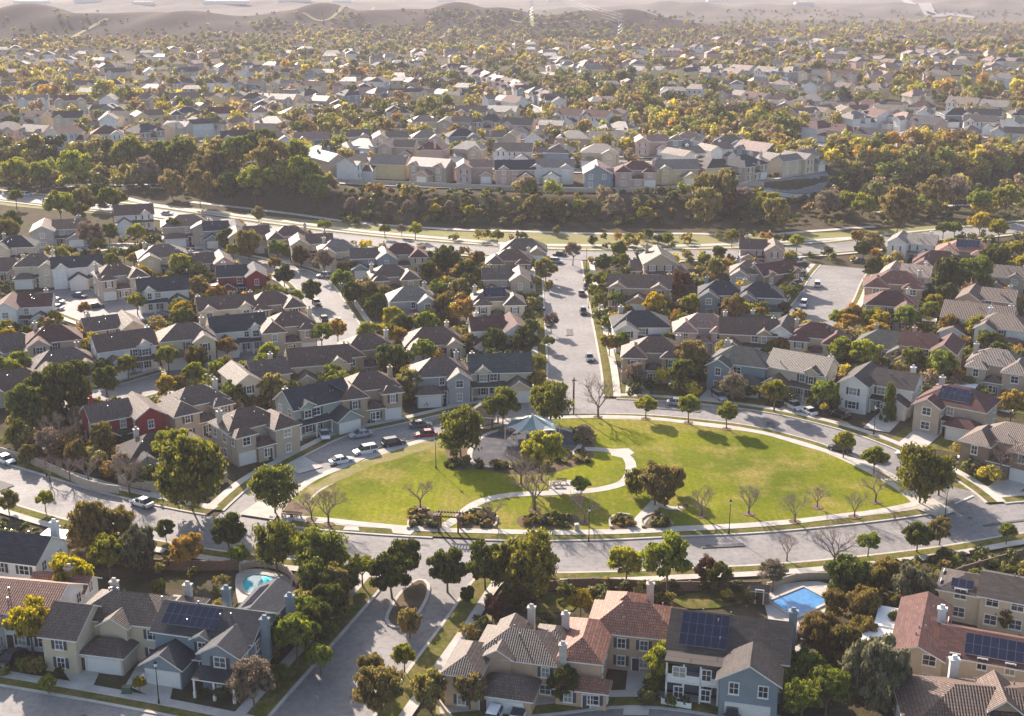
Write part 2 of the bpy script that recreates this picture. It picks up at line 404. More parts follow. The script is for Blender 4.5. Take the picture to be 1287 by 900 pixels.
def strip(mb, P, N, o0, o1, z0, z1, mi, skip=None, clip=False, sides=False):
    prev = None
    for p, n in zip(P, N):
        a = p + n * o0; b = p + n * o1
        ok = True
        if clip: m = (a + b) / 2; ok = not in_road(m.x, m.y, skip, .3)
        if ok:
            ta = float(terr(a.x, a.y)); tb = float(terr(b.x, b.y)); t = max(ta, tb) if abs(ta - tb) < .5 else None
            A = (a.x, a.y, ta + z0); B = (b.x, b.y, tb + z1)
            if prev:
                mb.quad([prev[0], A, B, prev[1]] if o0 < o1 else [prev[0], prev[1], B, A], mi)
                if sides:
                    for q0, q1 in ((prev[0], A), (B, prev[1])):
                        mb.quad([q0, (q0[0], q0[1], q0[2] - z0 - .1), (q1[0], q1[1], q1[2] - z0 - .1), q1], mi)
            prev = (A, B)
        else: prev = None
def make_road(name, pts, width, kerb=True, walk=True, z=.03, grass=1.9, world=False):
    W_ = [(G(*p).x, G(*p).y) for p in pts] if not world else pts
    P = spline(W_, 2.0); A = np.array([(p.x, p.y) for p in P]); hw = width / 2
    bb = (A[:, 0].min(), A[:, 0].max(), A[:, 1].min(), A[:, 1].max())
    r = (A, hw, bb); ROADS.append(r)
    return dict(name=name, P=P, N=norms(P), hw=hw, kerb=kerb, walk=walk, z=z, grass=grass, rec=r)
RD = []
def rd(*a, **k): RD.append(make_road(*a, **k))
LOW = [(-90, 575), (0, 604), (87, 631), (170, 652), (260, 669), (340, 680), (430, 689), (520, 695), (640, 700), (760, 699), (850, 695), (957, 690), (1060, 681), (1160, 669), (1240, 656), (1287, 650), (1380, 642)]
UP = [(300, 660), (322, 637), (350, 612), (385, 592), (420, 573), (455, 556), (500, 546), (540, 537), (600, 523), (650, 515), (700, 511), (760, 511), (820, 513), (880, 518), (957, 528), (1040, 548), (1102, 571), (1160, 600), (1198, 626), (1225, 655)]
rd('lower_road', LOW, 11.5); rd('park_road', UP, 9.6, grass=1.6)
rd('spur_road', [(575, 698), (545, 725), (512, 768), (470, 820), (408, 897), (355, 965)], 12.5, grass=2.6)
rd('central_street', [(722, 515), (722, 470), (718, 430), (713, 390), (708, 350), (706, 322)], 12.5)
rd('front_street', [(-60, 880), (60, 901), (170, 922), (280, 945)], 9, grass=1.3)
rd('court_road', [(560, 935), (700, 922), (800, 912), (900, 925), (990, 955)], 8)
rd('left_street', [(462, 470), (445, 443), (432, 420), (412, 387), (392, 357), (365, 343), (330, 336), (285, 326), (240, 318)], 11, grass=1.4)
rd('left_lane', [(60, 515), (110, 504), (160, 493), (215, 477), (262, 463), (320, 449), (380, 438), (445, 425)], 11.5, grass=1.4)
rd('court_left', [(175, 405), (140, 394), (105, 381), (60, 366)], 19, grass=1.2)
rd('far_lane', [(-20, 330), (40, 320), (100, 315), (160, 312), (240, 318)], 8, grass=1.2)
rd('court_right', [(1003, 412), (1022, 396), (1038, 375), (1050, 352), (1062, 336)], 15, grass=1.2)
rd('greenbelt_road', [(-120, 231), (0, 246), (80, 255), (160, 263), (250, 276), (340, 289), (450, 302), (560, 312), (650, 318), (706, 321), (760, 322), (860, 321), (960, 318), (1060, 311), (1150, 300), (1287, 286), (1400, 275)], 12, grass=2)
rd('terrace_lane', [(430, 186), (480, 196), (530, 206), (560, 209)], 9, grass=1)
rd('terrace_road', [(440, 207), (520, 204), (600, 203), (700, 204), (800, 206), (900, 208)], 8, grass=1)
asph = MB(); kerb = MB(); walk = MB(); gstrip = MB()
for k, r in enumerate(RD):
    m = MB(); strip(m, r['P'], r['N'], -r['hw'], r['hw'], .02 + .010 * k, .02 + .010 * k, 0)
    tag(m.build(r['name'], 'asphalt'), kind='structure')
    g = r['grass']
    for s in (-1, 1):
        hw = r['hw']
        strip(kerb, r['P'], r['N'], s * (hw - .30), s * (hw + .18), .19 + .0015 * k, .19 + .0015 * k, 0, r['rec'], True, True)
        strip(gstrip, r['P'], r['N'], s * (hw + .18), s * (hw + .18 + g), .215 + .0015 * k, .215 + .0015 * k, 0, r['rec'], True)
        strip(walk, r['P'], r['N'], s * (hw + .18 + g), s * (hw + .18 + g + 1.6), .24 + .0015 * k, .24 + .0015 * k, 0, r['rec'], True)
tag(kerb.build('kerb', 'concrete'), kind='structure')
tag(gstrip.build('verge', 'strip_lawn'), kind='structure')
tag(walk.build('pavement', 'concrete'), kind='structure')

def poly_sheet(name, px, z, mat, step=2.0, closed=True, kind='structure', world=False):
    W_ = [(G(*p).x, G(*p).y) for p in px] if not world else px
    P = spline(W_, step, True) if step else [Vector(p) for p in W_]
    m = MB(); m.v = [(p.x, p.y, float(terr(p.x, p.y)) + z) for p in P]; m.f = [tuple(range(len(P)))]; m.m = [0]
    o = m.build(name, mat)
    if kind: tag(o, kind=kind)
    return o, P
PARK = [(352, 640), (372, 619), (395, 603), (430, 588), (470, 571), (510, 561), (563, 545), (600, 536), (640, 529), (700, 526), (770, 525), (827, 528), (890, 536), (957, 545), (1010, 560), (1060, 575), (1101, 590), (1136, 609), (1150, 625), (1152, 634), (1100, 645), (1057, 650), (970, 660), (853, 667), (740, 671), (640, 670), (520, 666), (407, 655), (357, 650)]
poly_sheet('park_lawn', PARK, .235, 'park_lawn')
def ribbon(name, px, w, z, mat, closed=False, kind='structure', step=1.5):
    W_ = [(G(*p).x, G(*p).y) for p in px]; P = spline(W_, step, closed); N = norms(P, closed)
    if closed: P.append(P[0]); N.append(N[0])
    m = MB(); strip(m, P, N, -w / 2, w / 2, z, z, 0)
    o = m.build(name, mat)
    if kind: tag(o, kind=kind)
    return o
ribbon('park_path', PARK, 1.7, .27, 'concrete', True)
ribbon('park_path', [(549, 668), (572, 655), (600, 634), (640, 624), (700, 621), (752, 617), (785, 607), (793, 588), (785, 574), (760, 567), (735, 566)], 2.0, .275, 'concrete')
ribbon('park_path', [(797, 667), (805, 655), (818, 641), (826, 632)], 2.2, .28, 'concrete')
ribbon('park_path', [(826, 635), (840, 640), (858, 641)], 1.6, .285, 'concrete')
poly_sheet('park_pad', [(768, 566), (790, 565), (797, 571), (785, 578), (768, 574)], .272, 'concrete', 0)
poly_sheet('park_pad', [(690, 606), (718, 605), (728, 612), (715, 620), (690, 620)], .273, 'concrete', 0)
# dry patches of the lawn and bark beds
for i, (pts, mt) in enumerate([
    ([(365, 640), (385, 618), (430, 592), (480, 573), (540, 555), (575, 548), (572, 560), (530, 568), (500, 578), (470, 586), (440, 600), (400, 618), (380, 640)], 'dryturf'),
    ([(337, 640), (352, 630), (377, 634), (392, 645), (370, 652), (345, 650)], 'bark'),
    ([(560, 560), (580, 548), (610, 540), (620, 552), (610, 575), (590, 592), (570, 590), (562, 575)], 'mulch'),
    ([(600, 590), (640, 584), (690, 584), (740, 570), (742, 580), (700, 594), (650, 598)], 'mulch'),
    ([(720, 545), (742, 545), (748, 560), (740, 572), (725, 566)], 'mulch'),
    ([(512, 655), (530, 645), (548, 645), (552, 658), (535, 668), (515, 666)], 'mulch'),
    ([(572, 655), (590, 645), (610, 644), (622, 654), (615, 667), (585, 667)], 'mulch'),
    ([(655, 650), (720, 648), (722, 664), (660, 666)], 'mulch'), ([(767, 655), (785, 647), (800, 655), (790, 667), (772, 667)], 'mulch'),
    ([(806, 655), (820, 647), (838, 650), (845, 662), (825, 667), (808, 666)], 'mulch')]):
    poly_sheet('planting_bed' if mt == 'mulch' else 'bare_earth', pts, .25 + i * .002, mt, 1.0)
# playground court
poly_sheet('playground_surface', [(596, 585), (592, 565), (610, 548), (640, 540), (690, 538), (722, 545), (730, 558), (715, 574), (680, 582), (640, 588)], .262, 'rubber', 1.5)
ribbon('playground_kerb', [(596, 585), (592, 565), (610, 548), (640, 540), (690, 538), (722, 545), (730, 558), (715, 574), (680, 582), (640, 588)], 1.0, .268, 'concrete', True)
# greenbelt: dry grass meadow, two paths, shrub bank
def band(name, top, bot, z, mat, n=60, nj=1):
    m = MB(); xs = np.linspace(-80, 1370, n); rows = []
    for x in xs:
        a = G(x, np.interp(x, *zip(*bot))); b = G(x, np.interp(x, *zip(*top)))
        c = []
        for j in range(nj + 1):
            t = j / nj; q = a.lerp(b, t); c.append((q.x, q.y, float(terr(q.x, q.y)) + z))
        rows.append(c)
    for i in range(len(rows) - 1):
        for j in range(nj): m.quad([rows[i][j], rows[i + 1][j], rows[i + 1][j + 1], rows[i][j + 1]], 0)
    tag(m.build(name, mat), kind='structure')
band('meadow', [(-80, 236), (0, 238), (160, 252), (340, 272), (560, 291), (860, 296), (1060, 292), (1370, 270)], [(-80, 238), (0, 258), (160, 272), (340, 287), (450, 300), (650, 314), (860, 317), (1060, 307), (1370, 284)], .04, 'drygrass', 80, 3)
ribbon('greenbelt_path', [(150, 247), (200, 259), (260, 266), (340, 276), (450, 290), (560, 300), (650, 307), (760, 309), (860, 309), (985, 304), (1100, 297), (1287, 280)], 3.2, .12, 'concrete')
ribbon('greenbelt_path', [(240, 254), (358, 268), (450, 280), (560, 288), (650, 291), (760, 294), (860, 294), (960, 295), (1018, 291), (1100, 285)], 3.0, .12, 'concrete')
ribbon('greenbelt_path', [(1100, 268), (1162, 261), (1220, 258), (1300, 256)], 3.0, .2, 'concrete')
ribbon('greenbelt_path', [(70, 236), (150, 233), (240, 228), (262, 240)], 3.0, .2, 'concrete')
# far freeway and service roads on the hills
ribbon('freeway', [(1118, -12), (1140, 2), (1165, 11), (1195, 18), (1225, 23)], 22, 1.2, 'asphalt', step=8)
# ------------------------------------------------------------------ houses
SL = .58    # roof slope
def vol_roof(m, v, o=.5, t=.2):
    x0, x1, y0, y1, h, k = v[:6]; p = v[6] if len(v) > 6 else SL
    if k in 'Ff':
        m.box(x0 - .2, x1 + .2, y0 - .2, y1 + .2, h, h + .25, 1 if k == 'F' else 0); return
    sw = (k == 'Y') or (k == 'H' and (x1 - x0) < (y1 - y0))
    if sw: X0, X1, Y0, Y1 = y0, y1, -x1, -x0          # rotated frame: (X,Y)->(x=-Y, y=X)
    else: X0, X1, Y0, Y1 = x0, x1, y0, y1
    T = (lambda q: (-q[1], q[0], q[2])) if sw else (lambda q: q)
    def qd(pts, mi, uv=None): m.quad([T(q) for q in pts], mi, uv)
    b = (Y1 - Y0) / 2; yc = (Y0 + Y1) / 2; ze = h - o * p; zr = h + b * p
    X0 -= o; X1 += o; Y0 -= o; Y1 += o; B = b + o; s = math.hypot(1, p)
    if k in 'XY':
        for sg, ye in ((-1, Y0), (1, Y1)):
            a = [(X0, ye, ze + t), (X1, ye, ze + t), (X1, yc, zr + t), (X0, yc, zr + t)]; uv = [(X0, 0), (X1, 0), (X1, B * s), (X0, B * s)]
            lo = [(X0, ye, ze), (X1, ye, ze), (X1, yc, zr), (X0, yc, zr)]
            if sg > 0: a.reverse(); uv.reverse()
            else: lo.reverse()
            qd(a, 0, uv); qd(lo, 1)
            e = [(X0, ye, ze), (X1, ye, ze), (X1, ye, ze + t), (X0, ye, ze + t)]
            qd(e if sg < 0 else e[::-1], 1)
            for xx, fl in ((X0, sg > 0), (X1, sg < 0)):
                q = [(xx, ye, ze), (xx, yc, zr), (xx, yc, zr + t), (xx, ye, ze + t)]
                qd(q if fl else q[::-1], 1)
    else:
        r0, r1 = X0 + B, X1 - B
        if r0 > r1: r0 = r1 = (X0 + X1) / 2
        top = ze + t + B * p
        Z = ze + t
        qd([(X0, Y0, Z), (X1, Y0, Z), (r1, yc, top), (r0, yc, top)], 0, [(X0, 0), (X1, 0), (r1, B * s), (r0, B * s)])
        qd([(X1, Y1, Z), (X0, Y1, Z), (r0, yc, top), (r1, yc, top)], 0, [(X1, 0), (X0, 0), (r0, B * s), (r1, B * s)])
        qd([(X1, Y0, Z), (X1, Y1, Z), (r1, yc, top)], 0, [(Y0, 0), (Y1, 0), (yc, B * s)])
        qd([(X0, Y1, Z), (X0, Y0, Z), (r0, yc, top)], 0, [(Y1, 0), (Y0, 0), (yc, B * s)])
        qd([(X0, Y0, ze), (X0, Y1, ze), (X1, Y1, ze), (X1, Y0, ze)], 1)
        for a, c in (((X0, Y0), (X1, Y0)), ((X1, Y0), (X1, Y1)), ((X1, Y1), (X0, Y1)), ((X0, Y1), (X0, Y0))):
            qd([(*a, ze), (*c, ze), (*c, Z), (*a, Z)], 1)
def vol_wall(m, v, base=0):
    x0, x1, y0, y1, h, k = v[:6]; p = v[6] if len(v) > 6 else SL; z0 = -1.2 if base == 0 else base
    h -= .03
    for a, c in (((x0, y0), (x1, y0)), ((x1, y0), (x1, y1)), ((x1, y1), (x0, y1)), ((x0, y1), (x0, y0))):
        m.quad([(*a, z0), (*c, z0), (*c, h), (*a, h)], 0)
    m.quad([(x0, y0, h), (x1, y0, h), (x1, y1, h), (x0, y1, h)], 0)
    if k == 'X':
        b = (y1 - y0) / 2 * p
        m.quad([(x1, y0, h), (x1, y1, h), (x1, (y0 + y1) / 2, h + b)], 0); m.quad([(x0, y1, h), (x0, y0, h), (x0, (y0 + y1) / 2, h + b)], 0)
    if k == 'Y':
        b = (x1 - x0) / 2 * p
        m.quad([(x0, y0, h), (x1, y0, h), ((x0 + x1) / 2, y0, h + b)], 0); m.quad([(x1, y1, h), (x0, y1, h), ((x0 + x1) / 2, y1, h + b)], 0)
WCACHE = {}
def window_meshes(w, h, style):
    key = (round(w, 1), round(h, 1), style)
    if key in WCACHE: return WCACHE[key]
    f = MB(); g = MB(); t = .13
    f.box(-w / 2 - t, w / 2 + t, -.10, .0, -h / 2 - t, -h / 2, 0); f.box(-w / 2 - t, w / 2 + t, -.10, .0, h / 2, h / 2 + t, 0)
    f.box(-w / 2 - t, -w / 2, -.10, .0, -h / 2, h / 2, 0); f.box(w / 2, w / 2 + t, -.10, .0, -h / 2, h / 2, 0)
    f.box(-.035, .035, -.085, .0, -h / 2, h / 2, 0); f.box(-w / 2, -.035, -.08, 0, -.03, .03, 0); f.box(.035, w / 2, -.08, 0, -.03, .03, 0)
    f.box(-w / 2 - t - .06, w / 2 + t + .06, -.17, .0, -h / 2 - t - .07, -h / 2 - t, 0)
    if style == 's':
        for sx in (-1, 1): f.box(min(sx * (w / 2 + t + .03), sx * (w / 2 + t + .48)), max(sx * (w / 2 + t + .03), sx * (w / 2 + t + .48)), -.07, .0, -h / 2 - .05, h / 2 + .05, 1)
    g.quad([(-w / 2, -.04, -h / 2), (w / 2, -.04, -h / 2), (w / 2, -.04, h / 2), (-w / 2, -.04, h / 2)], 0)
    WCACHE[key] = (f.mesh('window_frame', ['white_trim', 'shutter']), g.mesh('pane', 'window_glass'))
    return WCACHE[key]
plain('shutter', (.05, .06, .075), .6, var=.1)
FACE = {'F': 0, 'R': math.pi / 2, 'B': math.pi, 'L': -math.pi / 2}
def put_window(root, x, y, z, face, w=1.1, h=1.35, style='p', pane=True):
    fm, gm = window_meshes(w, h, style)
    o = link('window', fm, root, (x, y, z)); o.rotation_euler = (0, 0, FACE[face])
    if pane: link('pane', gm, o)
    return o
def inside(vols, x, y, z, skip):
    for v in vols:
        if v is skip: continue
        if v[0] - .15 < x < v[1] + .15 and v[2] - .15 < y < v[3] + .15 and z < v[4] + 1.6: return True
    return False
def auto_windows(root, vols, front='F', style='p', rng=rnd, near=True, faces='FRL', garage=None, step=3.2):
    for v in vols:
        x0, x1, y0, y1, h = v[:5]
        if v is garage and h < 3.6: continue
        zs = [1.55] if h < 3.8 else [1.55, 4.35]
        if v is garage: zs = [4.35]
        for fc in faces:
            a, b = (x0, x1) if fc in 'FB' else (y0, y1)
            n = max(1, int((b - a) / step))
            if b - a < 1.8: continue
            for z in zs:
                if z > h: continue
                for i in range(n):
                    c = a + (b - a) * (i + .5) / n
                    x, y = {'F': (c, y0), 'B': (c, y1), 'L': (x0, c), 'R': (x1, c)}[fc]
                    ox, oy = {'F': (0, -.6), 'B': (0, .6), 'L': (-.6, 0), 'R': (.6, 0)}[fc]
                    if inside(vols, x + ox, y + oy, z, v): continue
                    if fc in 'RL' and rng.random() < .35: continue
                    w = 1.5 if fc == 'F' and (b - a) / n > 2.6 and rng.random() < .5 else 1.05
                    put_window(root, x, y, z, fc, w, 1.35 if z > 3 else 1.45, style if fc == 'F' else 'p', near)
GAR = {}
def garage_door(root, x, y, w=4.8, h=2.25, name='garage_door'):
    if (w, h) not in GAR:
        m = MB(); m.box(-w / 2, w / 2, -.07, .0, 0, h, 0)
        for j in range(4):
            for i in range(int(w / .8)):
                xx = -w / 2 + .08 + i * (w - .16) / int(w / .8)
                m.box(xx + .05, xx + (w - .16) / int(w / .8) - .05, -.10, -.07, .08 + j * h / 4, (j + 1) * h / 4 - .06, 0)
        m.box(-w / 2 - .15, -w / 2, -.12, 0, 0, h + .15, 0); m.box(w / 2, w / 2 + .15, -.12, 0, 0, h + .15, 0); m.box(-w / 2, w / 2, -.12, 0, h, h + .15, 0)
        GAR[(w, h)] = m.mesh('garage_door', 'garage_white')
    return link(name, GAR[(w, h)], root, (x, y, .0))
def chimney(roof, x, y, z0, z1, mat='chim_brick', w=.95, d=.7):
    z1 -= .35; m = MB(); m.box(x - w / 2, x + w / 2, y - d / 2, y + d / 2, z0, z1, 0); m.box(x - w / 2 - .12, x + w / 2 + .12, y - d / 2 - .12, y + d / 2 + .12, z1, z1 + .22, 0)
    m.box(x - w / 2 + .2, x + w / 2 - .2, y - d / 2 + .2, y + d / 2 - .2, z1 + .22, z1 + .7, 0, top=.05)
    return m.build('chimney', mat, roof)
def roof_z(v, x, y):
    x0, x1, y0, y1, h, k = v[:6]; p = v[6] if len(v) > 6 else SL
    if k == 'X': d = min(y - y0, y1 - y)
    elif k == 'Y': d = min(x - x0, x1 - x)
    else: d = min(x - x0, x1 - x, y - y0, y1 - y)
    return h + d * p + .2
def solar(roof, v, cx, face, nx, ny, off=.9):
    """an array of nx by ny panels lying on one slope of volume v"""
    x0, x1, y0, y1, h, k = v[:6]; p = v[6] if len(v) > 6 else SL; s = math.hypot(1, p); W_, H_ = nx * 1.0, ny * 1.65; m = MB()
    n = Vector((0, -p, 1)).normalized() * .12
    def P(u, t):   # u along the eave, t up the slope
        d = t / s
        if face == 'F': q = Vector((cx + u, y0 + d, h + d * p + .2)); nn = Vector((0, -p, 1))
        elif face == 'B': q = Vector((cx - u, y1 - d, h + d * p + .2)); nn = Vector((0, p, 1))
        elif face == 'L': q = Vector((x0 + d, cx - u, h + d * p + .2)); nn = Vector((-p, 0, 1))
        else: q = Vector((x1 - d, cx + u, h + d * p + .2)); nn = Vector((p, 0, 1))
        return q + nn.normalized() * .12
    a, b, c, d = P(-W_ / 2, off), P(W_ / 2, off), P(W_ / 2, off + H_), P(-W_ / 2, off + H_)
    m.quad([a, b, c, d], 0, [(0, 0), (W_, 0), (W_, H_), (0, H_)])
    dn = Vector((0, 0, -.09))
    for q0, q1 in ((a, b), (b, c), (c, d), (d, a)): m.quad([q0 + dn, q1 + dn, q1, q0], 1)
    return m.build('solar_panel', ['solar', 'metal_grey'], roof)
def porch(root, x0, x1, y0, y1, h, mat, posts=3, rail=False):
    """a lean-to porch roof carried by white posts, high edge at y1"""
    m = MB(); z1 = h + (y1 - y0) * .3; t = .16
    m.quad([(x0, y0, h + t), (x1, y0, h + t), (x1, y1, z1 + t), (x0, y1, z1 + t)], 0, [(x0, 0), (x1, 0), (x1, y1 - y0), (x0, y1 - y0)])
    m.quad([(x0, y0, h), (x0, y1, z1), (x1, y1, z1), (x1, y0, h)], 1); m.quad([(x0, y0, h), (x1, y0, h), (x1, y0, h + t), (x0, y0, h + t)], 1)
    for xx, r in ((x0, 1), (x1, 0)):
        q = [(xx, y0, h), (xx, y0, h + t), (xx, y1, z1 + t), (xx, y1, z1)]; m.quad(q if r else q[::-1], 1)
    o = m.build('porch', [mat, 'white_trim'], root)
    for i in range(posts):
        q = MB(); xx = x0 + .2 + (x1 - x0 - .4) * i / max(1, posts - 1); q.box(xx - .11, xx + .11, y0 + .12, y0 + .34, 0, h + .03); q.box(xx - .17, xx + .17, y0 + .06, y0 + .4, 0, .9); q.build('post', 'white_trim', o)
    if rail:
        q = MB(); q.box(x0 + .2, x1 - .2, y0 + .18, y0 + .26, .85, .95)
        for i in range(int((x1 - x0) / .25)): q.box(x0 + .3 + i * .25, x0 + .34 + i * .25, y0 + .2, y0 + .24, .15, .85)
        q.build('railing', 'white_trim', o)
    return o
def door(root, x, y, mat='door_dark'):
    m = MB(); m.box(x - .5, x + .5, y - .06, y, .0, 2.15, 0); m.box(x - .65, x - .5, y - .1, y, 0, 2.3, 1); m.box(x + .5, x + .65, y - .1, y, 0, 2.3, 1); m.box(x - .5, x + .5, y - .1, y, 2.15, 2.3, 1)
    return m.build('door', [mat, 'white_trim'], root)
def plan(k, flip, rng):
    """volumes (main first), index of garage volume, porch rectangle, chimney spot, door spot"""
    if k == 'A': V = [(-6.2, 6.2, -3.6, 5, 5.7, 'H'), (1.2, 6.0, -6.2, -3.4, 5.5, 'Y'), (-6.0, -.4, -7.2, -3.5, 2.9, 'H')]; g = 2; P = (-.3, 1.1, -5.4, -3.55, 2.7); C = (4.2, 3.6); D = (.4, -3.6)
    elif k == 'B': V = [(-6.8, 6.8, -4, 4.5, 5.5, 'X', .62), (1.0, 6.4, -8.2, -3.9, 2.9, 'Y'), (-5.4, -2.6, -4.5, -1, 5.9, 'Y')]; g = 1; P = (-6.8, .9, -6.2, -4, 2.7); C = (-6.2, 1); D = (-1, -4)
    elif k == 'C': V = [(-1.4, 6.8, -3.2, 4.2, 5.5, 'X'), (-6.8, -1.2, -6.6, 4.6, 5.8, 'Y'), (2, 6.6, -6.2, -3, 2.9, 'Y')]; g = 2; P = (-1.1, 1.9, -5, -3.2, 2.7); C = (4.8, 3.9); D = (.3, -3.2)
    elif k == 'D': V = [(-4.6, 4.6, -5, 6.4, 5.7, 'Y', .6), (4.5, 7.6, -2, 5, 3.0, 'X'), (-7.6, -4.5, -3.4, 4, 3.1, 'H')]; g = 0; P = (-4.4, 4.4, -6.8, -5, 2.8); C = (3, 4.4); D = (2.8, -5)
    elif k == 'E': V = [(-5, 6.6, -2.4, 5.4, 5.9, 'H'), (-7, -1.6, -6, 3, 5.6, 'H'), (2.2, 6.4, -5, -2, 5.5, 'H'), (-1.5, 2.1, -5.6, -2.3, 3.1, 'H')]; g = 2; P = None; C = (6.0, 2.4); D = (-.4, -5.6)
    elif k == 'F': V = [(-7.5, 7.5, -4, 5.5, 3.2, 'H'), (1.6, 7.2, -7.4, -3.8, 3.0, 'Y'), (-6.5, -2.5, -5.6, -3.8, 3.1, 'Y')]; g = 1; P = None; C = (-4, 4); D = (0, -4)
    else: V = [(-7.2, 7.2, -3.4, 4.2, 5.6, 'X', .6), (-6.6, -3.4, -3.9, 1, 5.8, 'Y'), (3.2, 6.2, -3.9, 1, 5.8, 'Y'), (-2.6, 2.6, -7.4, -3.2, 2.9, 'Y')]; g = 3; P = (-7.2, -2.7, -5.4, -3.4, 2.7); C = (6.9, 1.6); D = (-5, -3.4)
    if flip:
        V = [(-v[1], -v[0], *v[2:]) for v in V]
        if P: P = (-P[1], -P[0], *P[2:])
        C = (-C[0], C[1]); D = (-D[0], D[1])
    return V, g, P, C, D
def shell(root, V, wallm, roofm, wall2=None):
    w = MB(); r = MB()
    for v in V: vol_wall(w, v, v[7] if len(v) > 7 else 0); vol_roof(r, v)
    wo = w.build('wall', wallm, root); ro = r.build('roof', [roofm, 'white_trim'], root)
    return wo, ro
def house(k, x, y, z, rz, sx, wall, roof, rng, near=2, name='house', flip=None, sol=None):
    root = empty(name, (x, y, z), rz, (sx, sx, 1.05))
    flip = rng.random() < .5 if flip is None else flip
    V, g, P, C, D = plan(k, flip, rng)
    hh = rng.uniform(-.25, .25); V = [(*v[:4], v[4] + (hh if v[4] > 5 else 0), *v[5:]) for v in V]
    wo, ro = shell(root, V, 'wall_' + wall, 'roof_' + roof)
    gv = V[g]
    auto_windows(root, V, style='s' if rng.random() < .4 else 'p', rng=rng, near=near > 1, garage=gv, faces='FRL' if near else 'FL', step=3.2 if near else 4.2)
    gx = (gv[0] + gv[1]) / 2
    if k == 'D': gx = gx - 1.6 if not flip else gx + 1.6
    garage_door(root, gx, gv[2], 4.8 if gv[1] - gv[0] > 5.3 else 2.8 if gv[1] - gv[0] < 4 else 3.4)
    if near: door(root, D[0], D[1])
    if P and near: porch(root, *P, 'roof_' + roof, 3 if P[1] - P[0] > 3 else 2, near > 1 and P[1] - P[0] > 4)
    chimney(ro, C[0], C[1], 2.5, V[0][4] + (V[0][3] - V[0][2]) / 2 * SL * .95 + .6, 'wall_' + wall if rng.random() < .5 else 'chim_brick')
    if near:
        for _ in range(rng.randint(1, 3)):
            v = V[0]; vx = rng.uniform(v[0] + 2, v[1] - 2); vy = rng.uniform(v[2] + 1, v[2] + 3); m = MB(); zz = roof_z(v, vx, vy)
            m.tube((vx, vy, zz - .3), (vx, vy, zz + .4), .1, .1, 6); m.build('roof_vent', 'metal_grey', ro)
    if sol: solar(ro, V[0], (V[0][0] + V[0][1]) / 2, sol, 6, 2)
    return root
def hlabel(root, wall, roof, k, phrase, px, rng_desc=''):
    form = {'A': 'hip', 'B': 'gabled', 'C': 'cross-gabled', 'D': 'front-gabled', 'E': 'hip', 'F': 'low hip', 'G': 'dormered'}[k]
    tag(root, cat='house'); row(root, f"{WALL_WORD.get(wall, wall)} house with {ROOF_WORD.get(roof, roof)} {form} roof", phrase, px)

